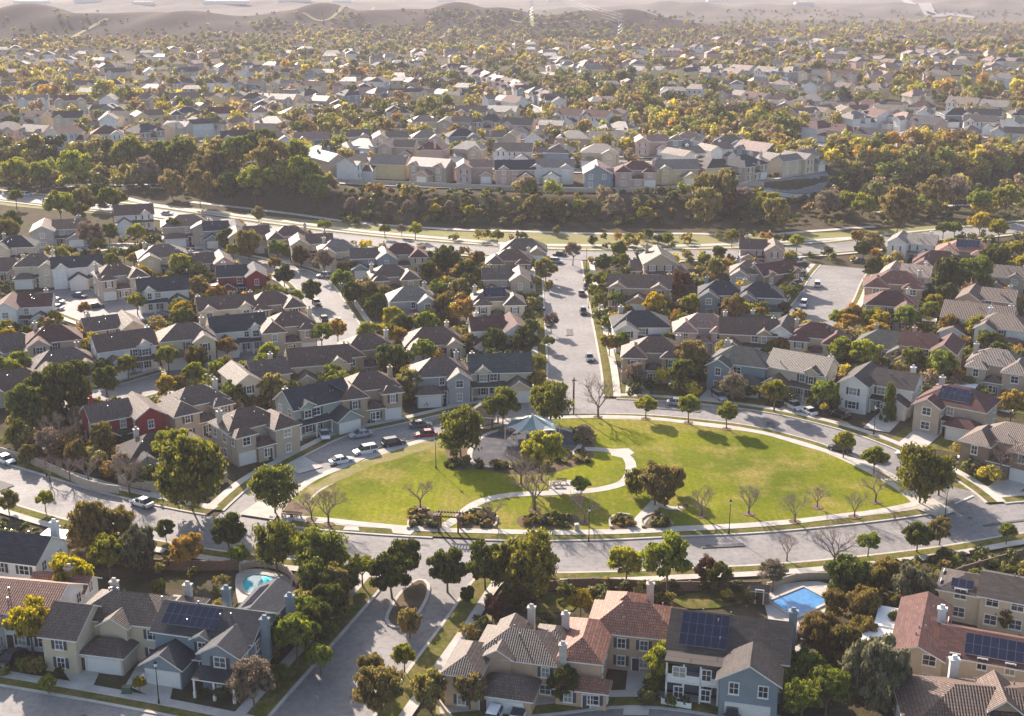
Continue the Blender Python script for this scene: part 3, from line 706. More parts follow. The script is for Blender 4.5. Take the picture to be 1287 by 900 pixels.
# rows: (phrase, rotation, houses 'plan x y width wall roof [rot] [flags]')  x y = middle of the roof in the photo
HOUSES = [
 ('in front row above the park', 8, """E 318 531 96 beige brown 40|B 395 500 72 sage slate 37 r|E 461 487 82 tan brown 22|A 553 465 70 grey greybrown 10 f|B 628 459 74 cream greenish 5"""),
 ('by the left arterial corner', 35, """C 152 517 94 red greybrown 33|E 244 503 88 beige greybrown 38|F 205 563 66 beige charcoal 30"""),
 ('facing the park right of the side street', -20, """E 820 441 64 tan brown -6|A 932 452 82 bluegrey greenish -24|B 1008 460 72 cream greybrown -34|C 1110 477 98 white charcoal -32|A 1203 502 100 beige redbrown -36 s|E 1268 552 80 brown brown -40"""),
 ('in second row left of the side street', 15, """E 458 437 56 tan brown 20|F 545 427 74 cream brown 12|C 625 410 66 white redbrown 10|B 400 450 80 cream brown 16|C 322 468 74 cream greybrown 30"""),
 ('beside the lane of orange trees', 22, """B 155 432 72 white brown 30|A 234 422 74 cream greybrown 20|B 298 408 70 white slate 20|E 362 408 72 beige brown 18"""),
 ('at left edge below the court', 25, """F 80 455 84 beige greybrown 28|F 18 482 74 beige brown 25|F 14 436 60 cream greybrown 30|A 68 423 46 beige redbrown 20|C 140 407 50 beige greybrown 30"""),
 ('around the left court', 20, """C 32 381 66 white redbrown 10|G 97 333 42 white slate 20|E 150 345 60 beige brown 30|B 204 360 64 white slate 20|C 303 343 62 red slate 15|G 283 384 60 cream brown 20|E 345 380 54 tan brown 22"""),
 ('in third row of the left block', 15, """A 204 319 66 cream greybrown 20|C 262 326 54 beige brown 20|A 47 331 46 cream greybrown 10|F 8 337 36 beige brown 0|A 20 308 42 cream slate 10"""),
 ('in row below the greenbelt road', 12, """C 75 284 68 grey brown 15|B 168 266 50 white brown 18|A 235 281 66 beige brown 15|C 281 285 42 bluegrey slate 15|C 312 292 40 cream brown 15|E 362 295 48 beige brown 14|C 391 303 40 cream brown 12|A 425 312 52 cream lightgrey 12|C 468 320 44 bluegrey greybrown 10|E 507 317 52 cream redbrown 10"""),
 ('in the block behind the left street', 12, """E 494 346 56 tan brown 14|A 517 373 52 grey lightgrey 12|E 625 377 56 cream greybrown 5 s|C 636 347 48 beige greybrown 2|E 640 325 44 tan brown 0|F 658 312 36 tan greybrown 0"""),
 ('in the block right of the side street', -5, """D 828 326 62 beige greybrown 0|G 804 357 76 tan brown -8|A 805 404 64 white slate 0|E 882 408 62 pink rose -5|B 940 413 54 tan brown -10|A 907 366 56 bluegrey slate -8|A 955 369 40 grey slate -10|A 945 341 54 grey greybrown -10|C 957 309 48 pink brown -8"""),
 ('beside the right court', -20, """G 974 341 40 brown redbrown 30|C 1148 303 62 white lightgrey -25|E 1212 313 70 tan terracotta -20 s|F 1180 328 46 beige redbrown -20|C 1140 341 54 white rose -25|E 1124 354 74 tan redbrown -15|A 1120 380 66 beige redbrown -15"""),
 ('in the block at right edge', -28, """G 1256 343 60 beige brown -25|C 1242 371 74 tan brown -28|B 1230 396 92 white brown -28|C 966 410 34 white charcoal -20|E 1030 421 50 cream redbrown -20|F 1116 432 78 beige greenish -28|C 1170 432 56 beige redbrown -28|A 1262 408 60 white brown -30|E 1257 457 76 beige greybrown -30"""),
]
hr = random.Random(11)
PLANW = {'A': 12.4, 'B': 13.6, 'C': 13.6, 'D': 15.2, 'E': 13.6, 'F': 15, 'G': 14.4}
PLACED = []
for phrase, rot0, txt in HOUSES:
    for ent in txt.split('|'):
        q = ent.split(); k, px, py, w = q[0], float(q[1]), float(q[2]), float(q[3]); wall, roof = q[4], q[5]
        rot = float(q[6]) if len(q) > 6 else rot0; fl = q[7] if len(q) > 7 else ''
        g = G(px, py, 3.4 if k == 'F' else 6.0)
        wm = w / scale_at(g.y, 6); rr = R(abs(rot)); d = 11.0
        sx = 1.15 * min(1.28, max(.82, wm / (PLANW[k] * math.cos(rr) + d * math.sin(rr) + .8)))
        h = house(k, g.x, g.y, g.z + .02, R(rot), sx, wall, roof, hr, 2 if g.y < 340 else 1, sol='F' if 's' in fl else ('R' if 'r' in fl else None))
        hlabel(h, wall, roof, k, phrase, px); tag(h, group='suburban houses between the park and the greenbelt')
        PLACED.append((g.x, g.y, 8.5 * sx, rot, k, sx))
# ---- the large houses at the bottom edge, each built from its own volumes
def big(label, px, py, hz, rot, wall, roof, V, garage=None, style='s', doors=(), chim=(), porches=(), sols=(), extra=None, step=3.0, scale=1.0):
    g = G(px, py, hz); root = empty('house', (g.x, g.y, .02), R(rot), (scale, scale, scale)); tag(root, label, 'house', 'large houses along the bottom streets')
    wo, ro = shell(root, V, 'wall_' + wall, 'roof_' + roof)
    gv = V[garage[0]] if garage else None
    auto_windows(root, V, style=style, rng=hr, near=True, garage=gv, step=step)
    if garage: garage_door(root, garage[1], gv[2], garage[2] if len(garage) > 2 else 4.8)
    for x, y in doors: door(root, x, y)
    for c in chim: chimney(ro, c[0], c[1], 2, min(c[2] - .9, V[0][4] + 3.1), c[3] if len(c) > 3 else 'chim_brick', 1.05, .8)
    for p in porches: porch(root, *p)
    for s in sols: solar(ro, V[s[0]], *s[1:])
    for _ in range(4):
        v = V[0]; vx = hr.uniform(v[0] + 2, v[1] - 2); vy = hr.uniform(v[2] + 1, v[3] - 2); m = MB(); zz = roof_z(v, vx, vy)
        m.tube((vx, vy, zz - .3), (vx, vy, zz + .45), .1, .1, 6); m.build('roof_vent', 'metal_grey', ro)
    if extra: extra(root, ro)
    PLACED.append((g.x, g.y, 9.5, rot, 'big', 1)); return root
big('white house with terracotta tile roof at left edge of the front street', 32, 742, 6.5, -10, 'white', 'terracotta',
    [(-9, 6, -4.5, 4.5, 5.6, 'X', .5), (-9, -1, -7, -4.3, 5.3, 'H'), (-2, 6, 4.3, 8.5, 4.6, 'X')], chim=[(3, 6.4, 8.2)], doors=[(-.2, -4.5)], sols=[(2, 1.5, 'B', 7, 1, .5)])
big('cream two-storey house with grey-brown striped tile roof by the front street', 148, 762, 7, -12, 'cream', 'greybrown',
    [(-6, 7.5, -1.5, 6.5, 5.9, 'H'), (-8, -3, -6.5, 2.5, 5.5, 'X'), (4.8, 9.5, .5, 7.6, 5.6, 'H'), (-2.9, 3.2, -5.5, -1.3, 3.0, 'H'), (-1.5, 2.5, -2.6, 1.5, 5.8, 'Y')], (3, .4), chim=[(7.6, 6.2, 9.5), (-3.5, 5.5, 9.2)], doors=[(-2.95, -5.5)], scale=.95)
def gable_frame(root, ro):
    m = MB(); m.box(-1.2, 1.2, -5.25, -5.15, 3.0, 3.12); m.build('window_box', 'white_trim', root)
big('blue-grey house with solar roof and white garage door beside the turquoise pool', 268, 772, 7, -14, 'bluegrey', 'slate',
    [(-7, 7, -3.5, 4.5, 5.8, 'X', .55), (-6.6, -1.2, -7.5, -3.3, 3.1, 'Y', .6), (1.5, 6.8, -6.8, 1, 5.5, 'Y', .55), (-1.0, 1.4, -4.0, 0, 5.7, 'Y', .5), (1, 6.2, 4.3, 12.5, 5.2, 'Y', .5)], (1, -3.9),
    chim=[(8.0, -1, 9.2, 'wall_bluegrey'), (-1, 6, 9.0, 'wall_bluegrey'), (8.3, 6.5, 8.8, 'wall_bluegrey')], doors=[(0, -3.5)], porches=[(1.2, 7.2, -9.2, -6.8, 2.7, 'roof_slate', 3)], sols=[(0, -2.4, 'F', 8, 2, .9), (4, 8.2, 'L', 6, 1, .7)], scale=.97, extra=gable_frame)
big('white gabled house with dark slate roof beside the arterial pavement', 22, 682, 6.5, -14, 'white', 'slate', [(-6, 5.5, -4, 4, 5.6, 'X', .6), (-7, -1, -8, -3.8, 5.2, 'Y', .6)], chim=[(3.5, 4.3, 9.4, 'wall_white')])
big('peach stucco house with striped grey tile roof and bay windows right of the spur road', 643, 802, 7, -14, 'peach', 'greybrown',
    [(-5, 7, -2, 6.5, 5.9, 'H'), (-8, -3, -7.5, 1.5, 5.7, 'H'), (2.5, 8.2, 2, 9, 5.7, 'H'), (-3.4, .5, -2.5, 8, 6.2, 'Y'), (-2.9, 4.6, -7.4, -1.8, 3.0, 'H')], (4, 1, 4.8), chim=[(1, 8.4, 10.5), (7.8, -.8, 9.6)], doors=[(-2.3, -7.4)], scale=.87)
big('large peach house with rose terracotta tile roof and long concrete driveway', 783, 782, 7, -12, 'peach', 'terracotta',
    [(-5, 8, 0, 9, 6.0, 'H'), (-8, -2, -8.5, 3, 5.9, 'H'), (-3.5, 2.5, 5, 12, 6.1, 'H'), (5.2, 9.5, 3, 8, 5.2, 'X'), (-7.8, -.8, -11.2, -8.3, 3.0, 'H')], chim=[(2.8, 10.6, 10.6), (-8.2, -1, 9.8)], doors=[(-3.5, -11.2), (2, 0)], scale=.9)
def balcony(root, ro):
    m = MB(); m.box(-7, -.4, -6.4, -3.6, 2.75, 2.95); o = m.build('balcony', 'white_trim', root)
    m = MB(); m.box(-7, -.4, -6.4, -6.3, 3.0, 3.95, 0); m.build('railing', 'white_trim', o)
    for xx in (-6.9, -4.8, -2.7, -.5):
        m = MB(); m.box(xx - .11, xx + .11, -6.4, -6.18, 0, 5.6); m.build('post', 'white_trim', o)
big('blue-grey house with six-column solar array and white balcony beside the blue pool', 915, 796, 7, -14, 'bluegrey', 'charcoal',
    [(-7, 7.5, -3.6, 6.5, 5.9, 'X', .55), (-.2, 6.8, -8.5, -3.4, 5.6, 'Y', .6), (-7.0, -.3, -6.4, -3.5, 5.6, 'f', .3, 5.45)], (1, 3.3, 5.2), chim=[(7.9, 4.5, 10.2, 'wall_bluegrey')], doors=[(-2, -3.6)], sols=[(0, -2.9, 'F', 6, 3, .5)], extra=balcony, style='p')
def skylights(root, ro):
    for x, y in ((-4.2, 4.2), (-4.2, -2)):
        m = MB(); z = 4.9; m.box(x - 1.1, x + 1.1, y - .9, y + .9, z, z + .3, 0, Matrix.Translation((0, 0, .35))); 
        m.build('skylight', 'white_trim', ro)
big('beige house with red-brown tile roof, skylights and pale rear terrace roofs', 1190, 786, 6, -22, 'cream', 'redbrown',
    [(-6, 0, -7, 8, 4.7, 'Y', .45), (-.2, 13, -5.5, 2.5, 4.8, 'X', .45), (-9, -5.9, 1.5, 7, 3.3, 'F'), (-10.5, -6.1, -3.5, 1.4, 3.1, 'F')], chim=[(-.8, 2, 8.4, 'wall_white')], sols=[(1, 6.5, 'F', 8, 2, .4)], style='p')
big('low house with brown shingle hip roof at bottom right corner', 1228, 872, 6, -8, 'tan', 'brown',
    [(-8.5, 10, -6, 6, 4.2, 'H', .45), (2, 8, -9.5, -5.8, 4.0, 'Y', .5), (1, 4, -3, 3, 6.0, 'Y', .8)], chim=[(-1.5, 6.2, 8.0, 'wall_white'), (6, -.5, 8.4)])
big('cream house with dark roof and flat skylight near the right edge', 1256, 728, 6, -25, 'cream', 'charcoal', [(-2, 11, -4, 4, 5.0, 'X', .4), (-7.5, -1.8, -3.5, 3, 4.6, 'H', .4)], style='p', sols=[(1, -4.6, 'F', 3, 1, .5)])
# ------------------------------------------------------------------ far neighbourhoods: every house a copy of a few small models, 300 at most
FARP = {}
fr = random.Random(5)
def far_proto(k, wall, roof):
    if (k, wall, roof) in FARP: return copy_tree(FARP[(k, wall, roof)])
    h = house(k, 0, 0, 0, 0, 1, wall, roof, fr, near=0, flip=False); bpy.context.view_layer.update(); snapshot(h); FARP[(k, wall, roof)] = h; return h
FARROWS = [
 ('in terrace row right above the hedge bank', [(402, 212), (430, 221), (520, 226), (650, 230), (760, 233), (870, 229), (950, 223), (1015, 213)], 15, 0),
 ('in second terrace row above the bank', [(455, 200), (560, 203), (700, 209), (830, 211), (920, 205), (975, 209)], 17, 0),
 ('in third terrace row', [(300, 190), (400, 190), (520, 188), (600, 187), (720, 190), (840, 193), (930, 196)], 16, 0),
 ('in fourth terrace row', [(495, 170), (560, 168), (640, 170), (760, 175), (850, 181)], 16, 0),
 ('in fifth terrace row', [(500, 155), (600, 154), (700, 158), (780, 164)], 18, 0),
 ('in left front row beyond the creek trees', [(10, 178), (100, 184), (180, 182), (240, 172), (320, 170), (385, 172)], 17, 0),
 ('in second left row beyond the creek', [(0, 160), (120, 163), (240, 158), (400, 155)], 19, 0),
 ('in third left row beyond the creek', [(0, 140), (120, 138), (300, 136), (430, 140)], 20, 0),
 ('in fourth left row beyond the creek', [(10, 120), (150, 117), (300, 116), (430, 120)], 22, 0),
 ('in fifth left row beyond the creek', [(100, 103), (250, 100), (420, 102)], 24, 0),
 ('on the curved middle street', [(575, 95), (610, 106), (650, 120), (690, 134), (700, 142)], 15, 50),
 ('in middle row beyond the grove', [(440, 132), (520, 128), (600, 134), (660, 143)], 18, 10),
 ('in row right of the curved street', [(700, 90), (760, 98), (860, 100), (920, 104)], 22, 0),
 ('on the right hillside front row', [(1075, 163), (1110, 160), (1150, 167), (1180, 170)], 15, -10),
 ('on the right hillside second row', [(925, 132), (970, 138), (1040, 141), (1100, 147), (1160, 150)], 16, -10),
 ('on the right hillside third row', [(985, 118), (1060, 121), (1130, 128), (1200, 142), (1287, 150)], 18, -8),
 ('on the far right hillside edge', [(1230, 168), (1262, 170), (1290, 172)], 16, -10),
 ('on the upper right hillside', [(870, 97), (960, 100), (1060, 106), (1160, 105), (1290, 112)], 19, -5),
 ('along the front edge of the right hillside', [(1030, 176), (1075, 182), (1120, 186), (1165, 186)], 16, -10),
 ('above the hedge at right edge', [(1215, 182), (1255, 184), (1296, 186)], 18, -8),
 ('on the middle of the right hillside', [(1010, 158), (1060, 152), (1200, 158), (1287, 160)], 17, -5),
 ('near the top right woods', [(930, 62), (1000, 60), (1060, 63), (1110, 58), (1200, 55)], 30, 0),
]
WL = ['cream', 'white', 'yellow', 'pink', 'white', 'beige', 'bluegrey', 'cream']; RL = ['brown', 'greybrown', 'slate', 'rose', 'redbrown', 'tan', 'charcoal', 'lightgrey']
LANES = MB()
for phrase, pts, sp_, rot in FARROWS:
    W_ = [(G(*p).x, G(*p).y) for p in pts]; P = spline(W_, 3.0); N = norms(P); P = [p - n * 13 if n.y > 0 else p + n * 13 for p, n in zip(P, N)]
    strip(LANES, P, N, -3.6, 3.6, .35, .35, 0); strip(LANES, P, N, -5.6, -3.9, .42, .42, 1); strip(LANES, P, N, 3.9, 5.6, .42, .42, 1)
    A = np.array([(p.x, p.y) for p in P]); ROADS.append((A, 4.5, (A[:, 0].min(), A[:, 0].max(), A[:, 1].min(), A[:, 1].max())))
tag(LANES.build('far_lanes', ['asphalt', 'concrete']), kind='structure')
COMBO = [(k, WL[i % 8], RL[(i * 3 + j) % 8]) for i in range(8) for j, k in enumerate('ABCEG')]
FWORD = {'A': 'hip', 'B': 'gabled', 'C': 'cross-gabled', 'E': 'hip', 'G': 'dormered'}
nfar = 0
for phrase, pts, sp_, rot in FARROWS:
    W_ = [(G(*p).x, G(*p).y) for p in pts]; P = spline(W_, 1.0); N = norms(P); acc = 0; last = P[0]; first = True
    for p, n in zip(P, N):
        acc += (p - last).length; last = p
        if acc < sp_ and not first: continue
        acc = fr.uniform(-2, 1.5); first = False
        if nfar > 203: break
        if fr.random() < .06: continue
        k, wl, rf = COMBO[fr.randrange(len(COMBO))]
        x = p.x + n.x * fr.uniform(-2, 2); y = p.y + n.y * fr.uniform(-4, 4)
        h = far_proto(k, wl, rf); ang = math.atan2(-n.x, n.y)
        h.location = (x, y, float(terr(x, y)) + .3); h.rotation_euler = (0, 0, ang + R(fr.choice([0, 0, 0, 180, 90, -12, 12, -90])) * 1.0)
        s = fr.uniform(1.02, 1.22); h.scale = (s, s, 1.08)
        hlabel(h, wl, rf, k, phrase, x / y); h['category'] = 'house'; h['group'] = 'houses of the far neighbourhoods'
        PLACED.append((x, y, 7.5, 0, 'far', 1)); nfar += 1
print('far houses', nfar)
# the rest of the far houses, one mass
def far_mass():
    m = MB(); g = random.Random(9); n = 0
    mats = ['wall_cream', 'wall_white', 'wall_pink', 'roof_brown', 'roof_greybrown', 'roof_slate', 'roof_rose', 'roof_lightgrey']
    for (x0, x1, y0, y1, cnt) in ((0, 440, 66, 100, 60), (430, 600, 70, 120, 40), (600, 900, 58, 88, 50), (880, 1290, 52, 92, 60), (100, 430, 108, 165, 40), (700, 1000, 108, 160, 25), (1000, 1290, 75, 100, 40)):
        for _ in range(cnt):
            p = G(g.uniform(x0, x1), g.uniform(y0, y1))
            if any((p.x - q[0]) ** 2 + (p.y - q[1]) ** 2 < 200 for q in PLACED): continue
            a = g.uniform(-.5, .5) + g.choice([0, math.pi / 2]); w, d, h = g.uniform(5, 8), g.uniform(4, 5.5), g.uniform(4.5, 5.8); r = d * .5
            M = Matrix.Translation((p.x, p.y, p.z)) @ Matrix.Rotation(a, 4, 'Z'); wm = g.randrange(3); rm = 3 + g.randrange(5)
            m.box(-w, w, -d, d, -1, h, wm, M)
            for q, mi in (([(-w - .4, -d - .4, h), (w + .4, -d - .4, h), (w - 2, 0, h + r), (2 - w, 0, h + r)], rm), ([(w + .4, d + .4, h), (-w - .4, d + .4, h), (2 - w, 0, h + r), (w - 2, 0, h + r)], rm),
                          ([(w + .4, -d - .4, h), (w + .4, d + .4, h), (w - 2, 0, h + r)], rm), ([(-w - .4, d + .4, h), (-w - .4, -d - .4, h), (2 - w, 0, h + r)], rm)):
                Q = [tuple(M @ Vector(t)) for t in q]; m.quad(Q, mi, [(t[0], t[1]) for t in q])
            for i in range(3): m.box(-w + 2 + i * w * .6, -w + 3 + i * w * .6, -d - .06, -d, 3.4, 4.5, 8, M)
            n += 1
    o = m.build('distant_houses', mats + ['window_glass']); tag(o, 'hazy mass of small roofs at the far edge of the suburbs', 'houses', kind='stuff')
far_mass()
# industrial sheds and bright roofs on the plain under the haze
for i, (px, py, w, d) in enumerate([(40, 4, 170, 60), (110, 2, 120, 60), (180, 5, 100, 50), (285, 4, 220, 70), (370, 1, 160, 60), (430, 3, 90, 60), (560, 2, 110, 50), (700, 1, 130, 60), (900, 2, 120, 60), (1010, 6, 80, 40)]):
    w *= .42; d *= .5; p = G(px, py + 0.0); m = MB(); m.box(-w / 2, w / 2, -d / 2, d / 2, -2, 4.5, 0, top=0); m.box(-w / 2 + 1, w / 2 - 1, -d / 2 + 1, d / 2 - 1, 4.5, 5, 1)
    o = m.build('warehouse', ['wall_white', 'wall_cream'], None, loc=(p.x, p.y, p.z)); o['category'] = 'warehouse'; o['group'] = 'pale sheds on the hazy plain'
    row(o, 'long pale warehouse', 'on the hazy plain beyond the hills', px)

# ------------------------------------------------------------------ foliage
def leaf_mesh(name, C, S, U, V, mat, tint=None):
    """quads centred at C with half axes U*S, V*S"""
    n = len(C); P = np.empty((n, 4, 3), np.float32); a = U * S[:, None]; b = V * S[:, None]
    P[:, 0] = C - a - b * .5; P[:, 1] = C + a * .2 - b; P[:, 2] = C + a + b * .4; P[:, 3] = C - a * .3 + b
    me = bpy.data.meshes.new(name); me.vertices.add(n * 4); me.vertices.foreach_set('co', P.ravel())
    me.loops.add(n * 4); me.loops.foreach_set('vertex_index', np.arange(n * 4, dtype=np.int32))
    me.polygons.add(n); me.polygons.foreach_set('loop_start', np.arange(0, n * 4, 4, dtype=np.int32)); me.polygons.foreach_set('loop_total', np.full(n, 4, np.int32))
    if tint is not None:
        at = me.color_attributes.new('tint', 'FLOAT_COLOR', 'POINT'); c = np.ones((n * 4, 4), np.float32); c[:, :3] = np.repeat(tint, 4, 0); at.data.foreach_set('color', c.ravel())
    me.materials.append(MATS[mat]); me.update(calc_edges=True); return me
def rand_axes(rs, n):
    U = rs.normal(size=(n, 3)); U /= np.linalg.norm(U, axis=1)[:, None]; V = rs.normal(size=(n, 3)); V -= (V * U).sum(1)[:, None] * U; V /= np.linalg.norm(V, axis=1)[:, None]; return U, V
def crown_pts(rs, ncl, per, shape):
    """leaf points of a unit crown: radius 1 in x, y; z from 0 to 1 (of the crown's own height)"""
    D = rs.normal(size=(ncl, 3)); D /= np.linalg.norm(D, axis=1)[:, None]; r = rs.uniform(.35, .86, ncl) ** .7
    C = D * r[:, None]
    if shape == 'dome': C[:, 2] = np.abs(C[:, 2]) * 1.15 - .38 * rs.random(ncl)
    if shape == 'cone':
        t = rs.random(ncl); C[:, 2] = t * 2 - 1; C[:, 0] = D[:, 0] * (1.02 - t * .9) * .8; C[:, 1] = D[:, 1] * (1.02 - t * .9) * .8
    cr = rs.uniform(.15, .33, ncl)
    n = ncl * per; k = np.repeat(np.arange(ncl), per)
    E = rs.normal(size=(n, 3)); E /= np.linalg.norm(E, axis=1)[:, None]
    rad = rs.uniform(.35, 1.08, n)
    P = C[k] + E * (cr[k] * rad)[:, None] * np.array([1, 1, .8])
    if shape == 'willow':
        hang = (rs.random(n) < .35); P[hang, 2] -= rs.uniform(.1, .55, hang.sum())
    return P, E
def make_crown(kind, seed, mat, ncl=34, per=150, leaf=.075, shape='ball'):
    rs = np.random.RandomState(seed); P, E = crown_pts(rs, ncl, per, shape); n = len(P); U, V = rand_axes(rs, n)
    Nn = E + rs.normal(size=(n, 3)) * .55; Nn /= np.linalg.norm(Nn, axis=1)[:, None]; U -= (U * Nn).sum(1)[:, None] * Nn; U /= np.linalg.norm(U, axis=1)[:, None]; V = np.cross(Nn, U)
    P[:, 2] = P[:, 2] * .5 + .5
    return leaf_mesh('crown', P, leaf * rs.uniform(.6, 1.3, n), U, V, mat)
# every crown mesh stands on z 0..1 of its crown; the trunk mesh runs z 0..1 below it
def branch(m, a, d, L_, r, depth, g, mi=0, spread=.55, n=4, shrink=.74):
    b = a + d * L_; m.tube(a, b, r, r * .68, 5 if depth > 3 else 3, mi, False)
    if depth == 0: return
    for i in range(g.choice([2, 3, 3]) if depth > 1 else 3):
        ax = Vector((g.gauss(0, 1), g.gauss(0, 1), g.gauss(0, .6))); nd = (d + ax.normalized() * spread + Vector((0, 0, .10))).normalized()
        branch(m, a + d * L_ * g.uniform(.6, 1), nd, L_ * shrink * g.uniform(.8, 1.15), r * .6, depth - 1, g, mi, spread)
BARE = []
for s in range(4):
    g = random.Random(40 + s); m = MB(); t = MB(); t.tube((0, 0, -.03), (0, 0, .24), .024, .018, 7, 0)
    for i in range(4):
        a = i * math.pi / 2 + g.uniform(-.5, .5); branch(m, Vector((0, 0, .18 + .02 * i)), Vector((math.cos(a) * .7, math.sin(a) * .7, 1)).normalized(), .22, .015, 6, g, 0, .66, shrink=.76)
    BARE.append((t.mesh('trunk', 'trunk_bark'), m.mesh('crown', 'twig_bark')))
TRUNKS = []
for s in range(4):
    g = random.Random(60 + s); m = MB(); bend = Vector((g.uniform(-.12, .12), g.uniform(-.12, .12), 0))
    p0 = Vector((0, 0, -.05)); p1 = Vector((0, 0, .5)) + bend * .5; p2 = Vector((0, 0, 1.0)) + bend
    m.tube(p0, p1, .10, .075, 8); m.tube(p1, p2, .075, .06, 8)
    for i in range(5):
        a = i * 1.26 + g.random(); m.tube(p2 - Vector((0, 0, .08)), p2 + Vector((math.cos(a) * .9, math.sin(a) * .9, g.uniform(.5, 1.0))), .05, .018, 5)
    TRUNKS.append(m.mesh('trunk', 'trunk_bark'))
KINDS = {  # kind: (name, label words, crown meshes, height/width, crown base fraction)
 'G': ('broadleaf_tree', 'round mid-green leafy tree', 'leaf_green', 'dome', 1.15, .30), 'D': ('evergreen_tree', 'dense dark green tree', 'leaf_dark', 'ball', 1.15, .18),
 'P': ('pepper_tree', 'wide drooping green tree', 'leaf_willow', 'willow', 1.05, .25), 'Y': ('yellow_tree', 'yellow-green leafy tree', 'leaf_lime', 'dome', 1.1, .28),
 'K': ('golden_tree', 'bright golden yellow tree', 'leaf_yellow', 'dome', 1.15, .22), 'O': ('autumn_tree', 'orange autumn tree', 'leaf_orange', 'dome', 1.15, .22),
 'U': ('rust_tree', 'rust and green autumn tree', 'leaf_rust', 'ball', 1.2, .12), 'R': ('red_shrub', 'dark red bushy tree', 'leaf_red', 'ball', 1.1, .08), 'E': ('olive_tree', 'loose olive-coloured tree', 'leaf_olive', 'ball', 1.15, .18),
 'S': ('grey_tree', 'tall grey-green bushy tree', 'leaf_grey', 'ball', 1.3, .06), 'C': ('cypress', 'narrow upright green tree', 'leaf_green', 'cone', 1.75, .05), 'W': ('brown_tree', 'thin brown late-autumn tree', 'leaf_brown', 'dome', 1.2, .25),
 'B': ('bare_tree', 'bare leafless brown tree', None, None, 1.15, 0)}
CR = {}
for i, (k, v) in enumerate(KINDS.items()):
    if v[2]: CR[k] = [make_crown(k, 100 + i * 7 + j, v[2], 58 if k not in 'WP' else 50, 250 if k not in 'WEP' else 170, .040 if k != 'W' else .030, v[3]) for j in range(3)]
tg = random.Random(21)
NT = 0
def tree(k, x, y, w, row_=None, px=0, ground=None, hmul=1.0, label=None, group=None):
    global NT
    name, lab, mt, sh, ratio, base = KINDS[k]; z = float(terr(x, y)) + .02; h = w * ratio * hmul * tg.uniform(.93, 1.07)
    root = empty(name, (x, y, z), tg.uniform(0, 6.28)); j = tg.randrange(3)
    if k == 'B':
        w *= 1.25; h = w * 1.0
        t, c = BARE[tg.randrange(4)]; a = link('trunk', t, root); a.scale = (h,) * 3; b = link('crown', c, root); b.scale = (h * w / h * 1.0, h * w / h * 1.0, h)
    else:
        hb = h * base; a = link('trunk', TRUNKS[tg.randrange(4)], root); a.scale = (min(w * .32, 1.9), min(w * .32, 1.9), max(hb + h * .12, .6))
        b = link('crown', CR[k][j], root, (0, 0, hb)); b.scale = (w / 2 * .95, w / 2 * .95 * tg.uniform(.9, 1.1), h - hb)
    root['category'] = 'tree'; root['group'] = group or (name.replace('_', ' ') + 's of the suburb')
    if label: root['label'] = label
    else: row(root, lab, row_, px)
    NT += 1; return root
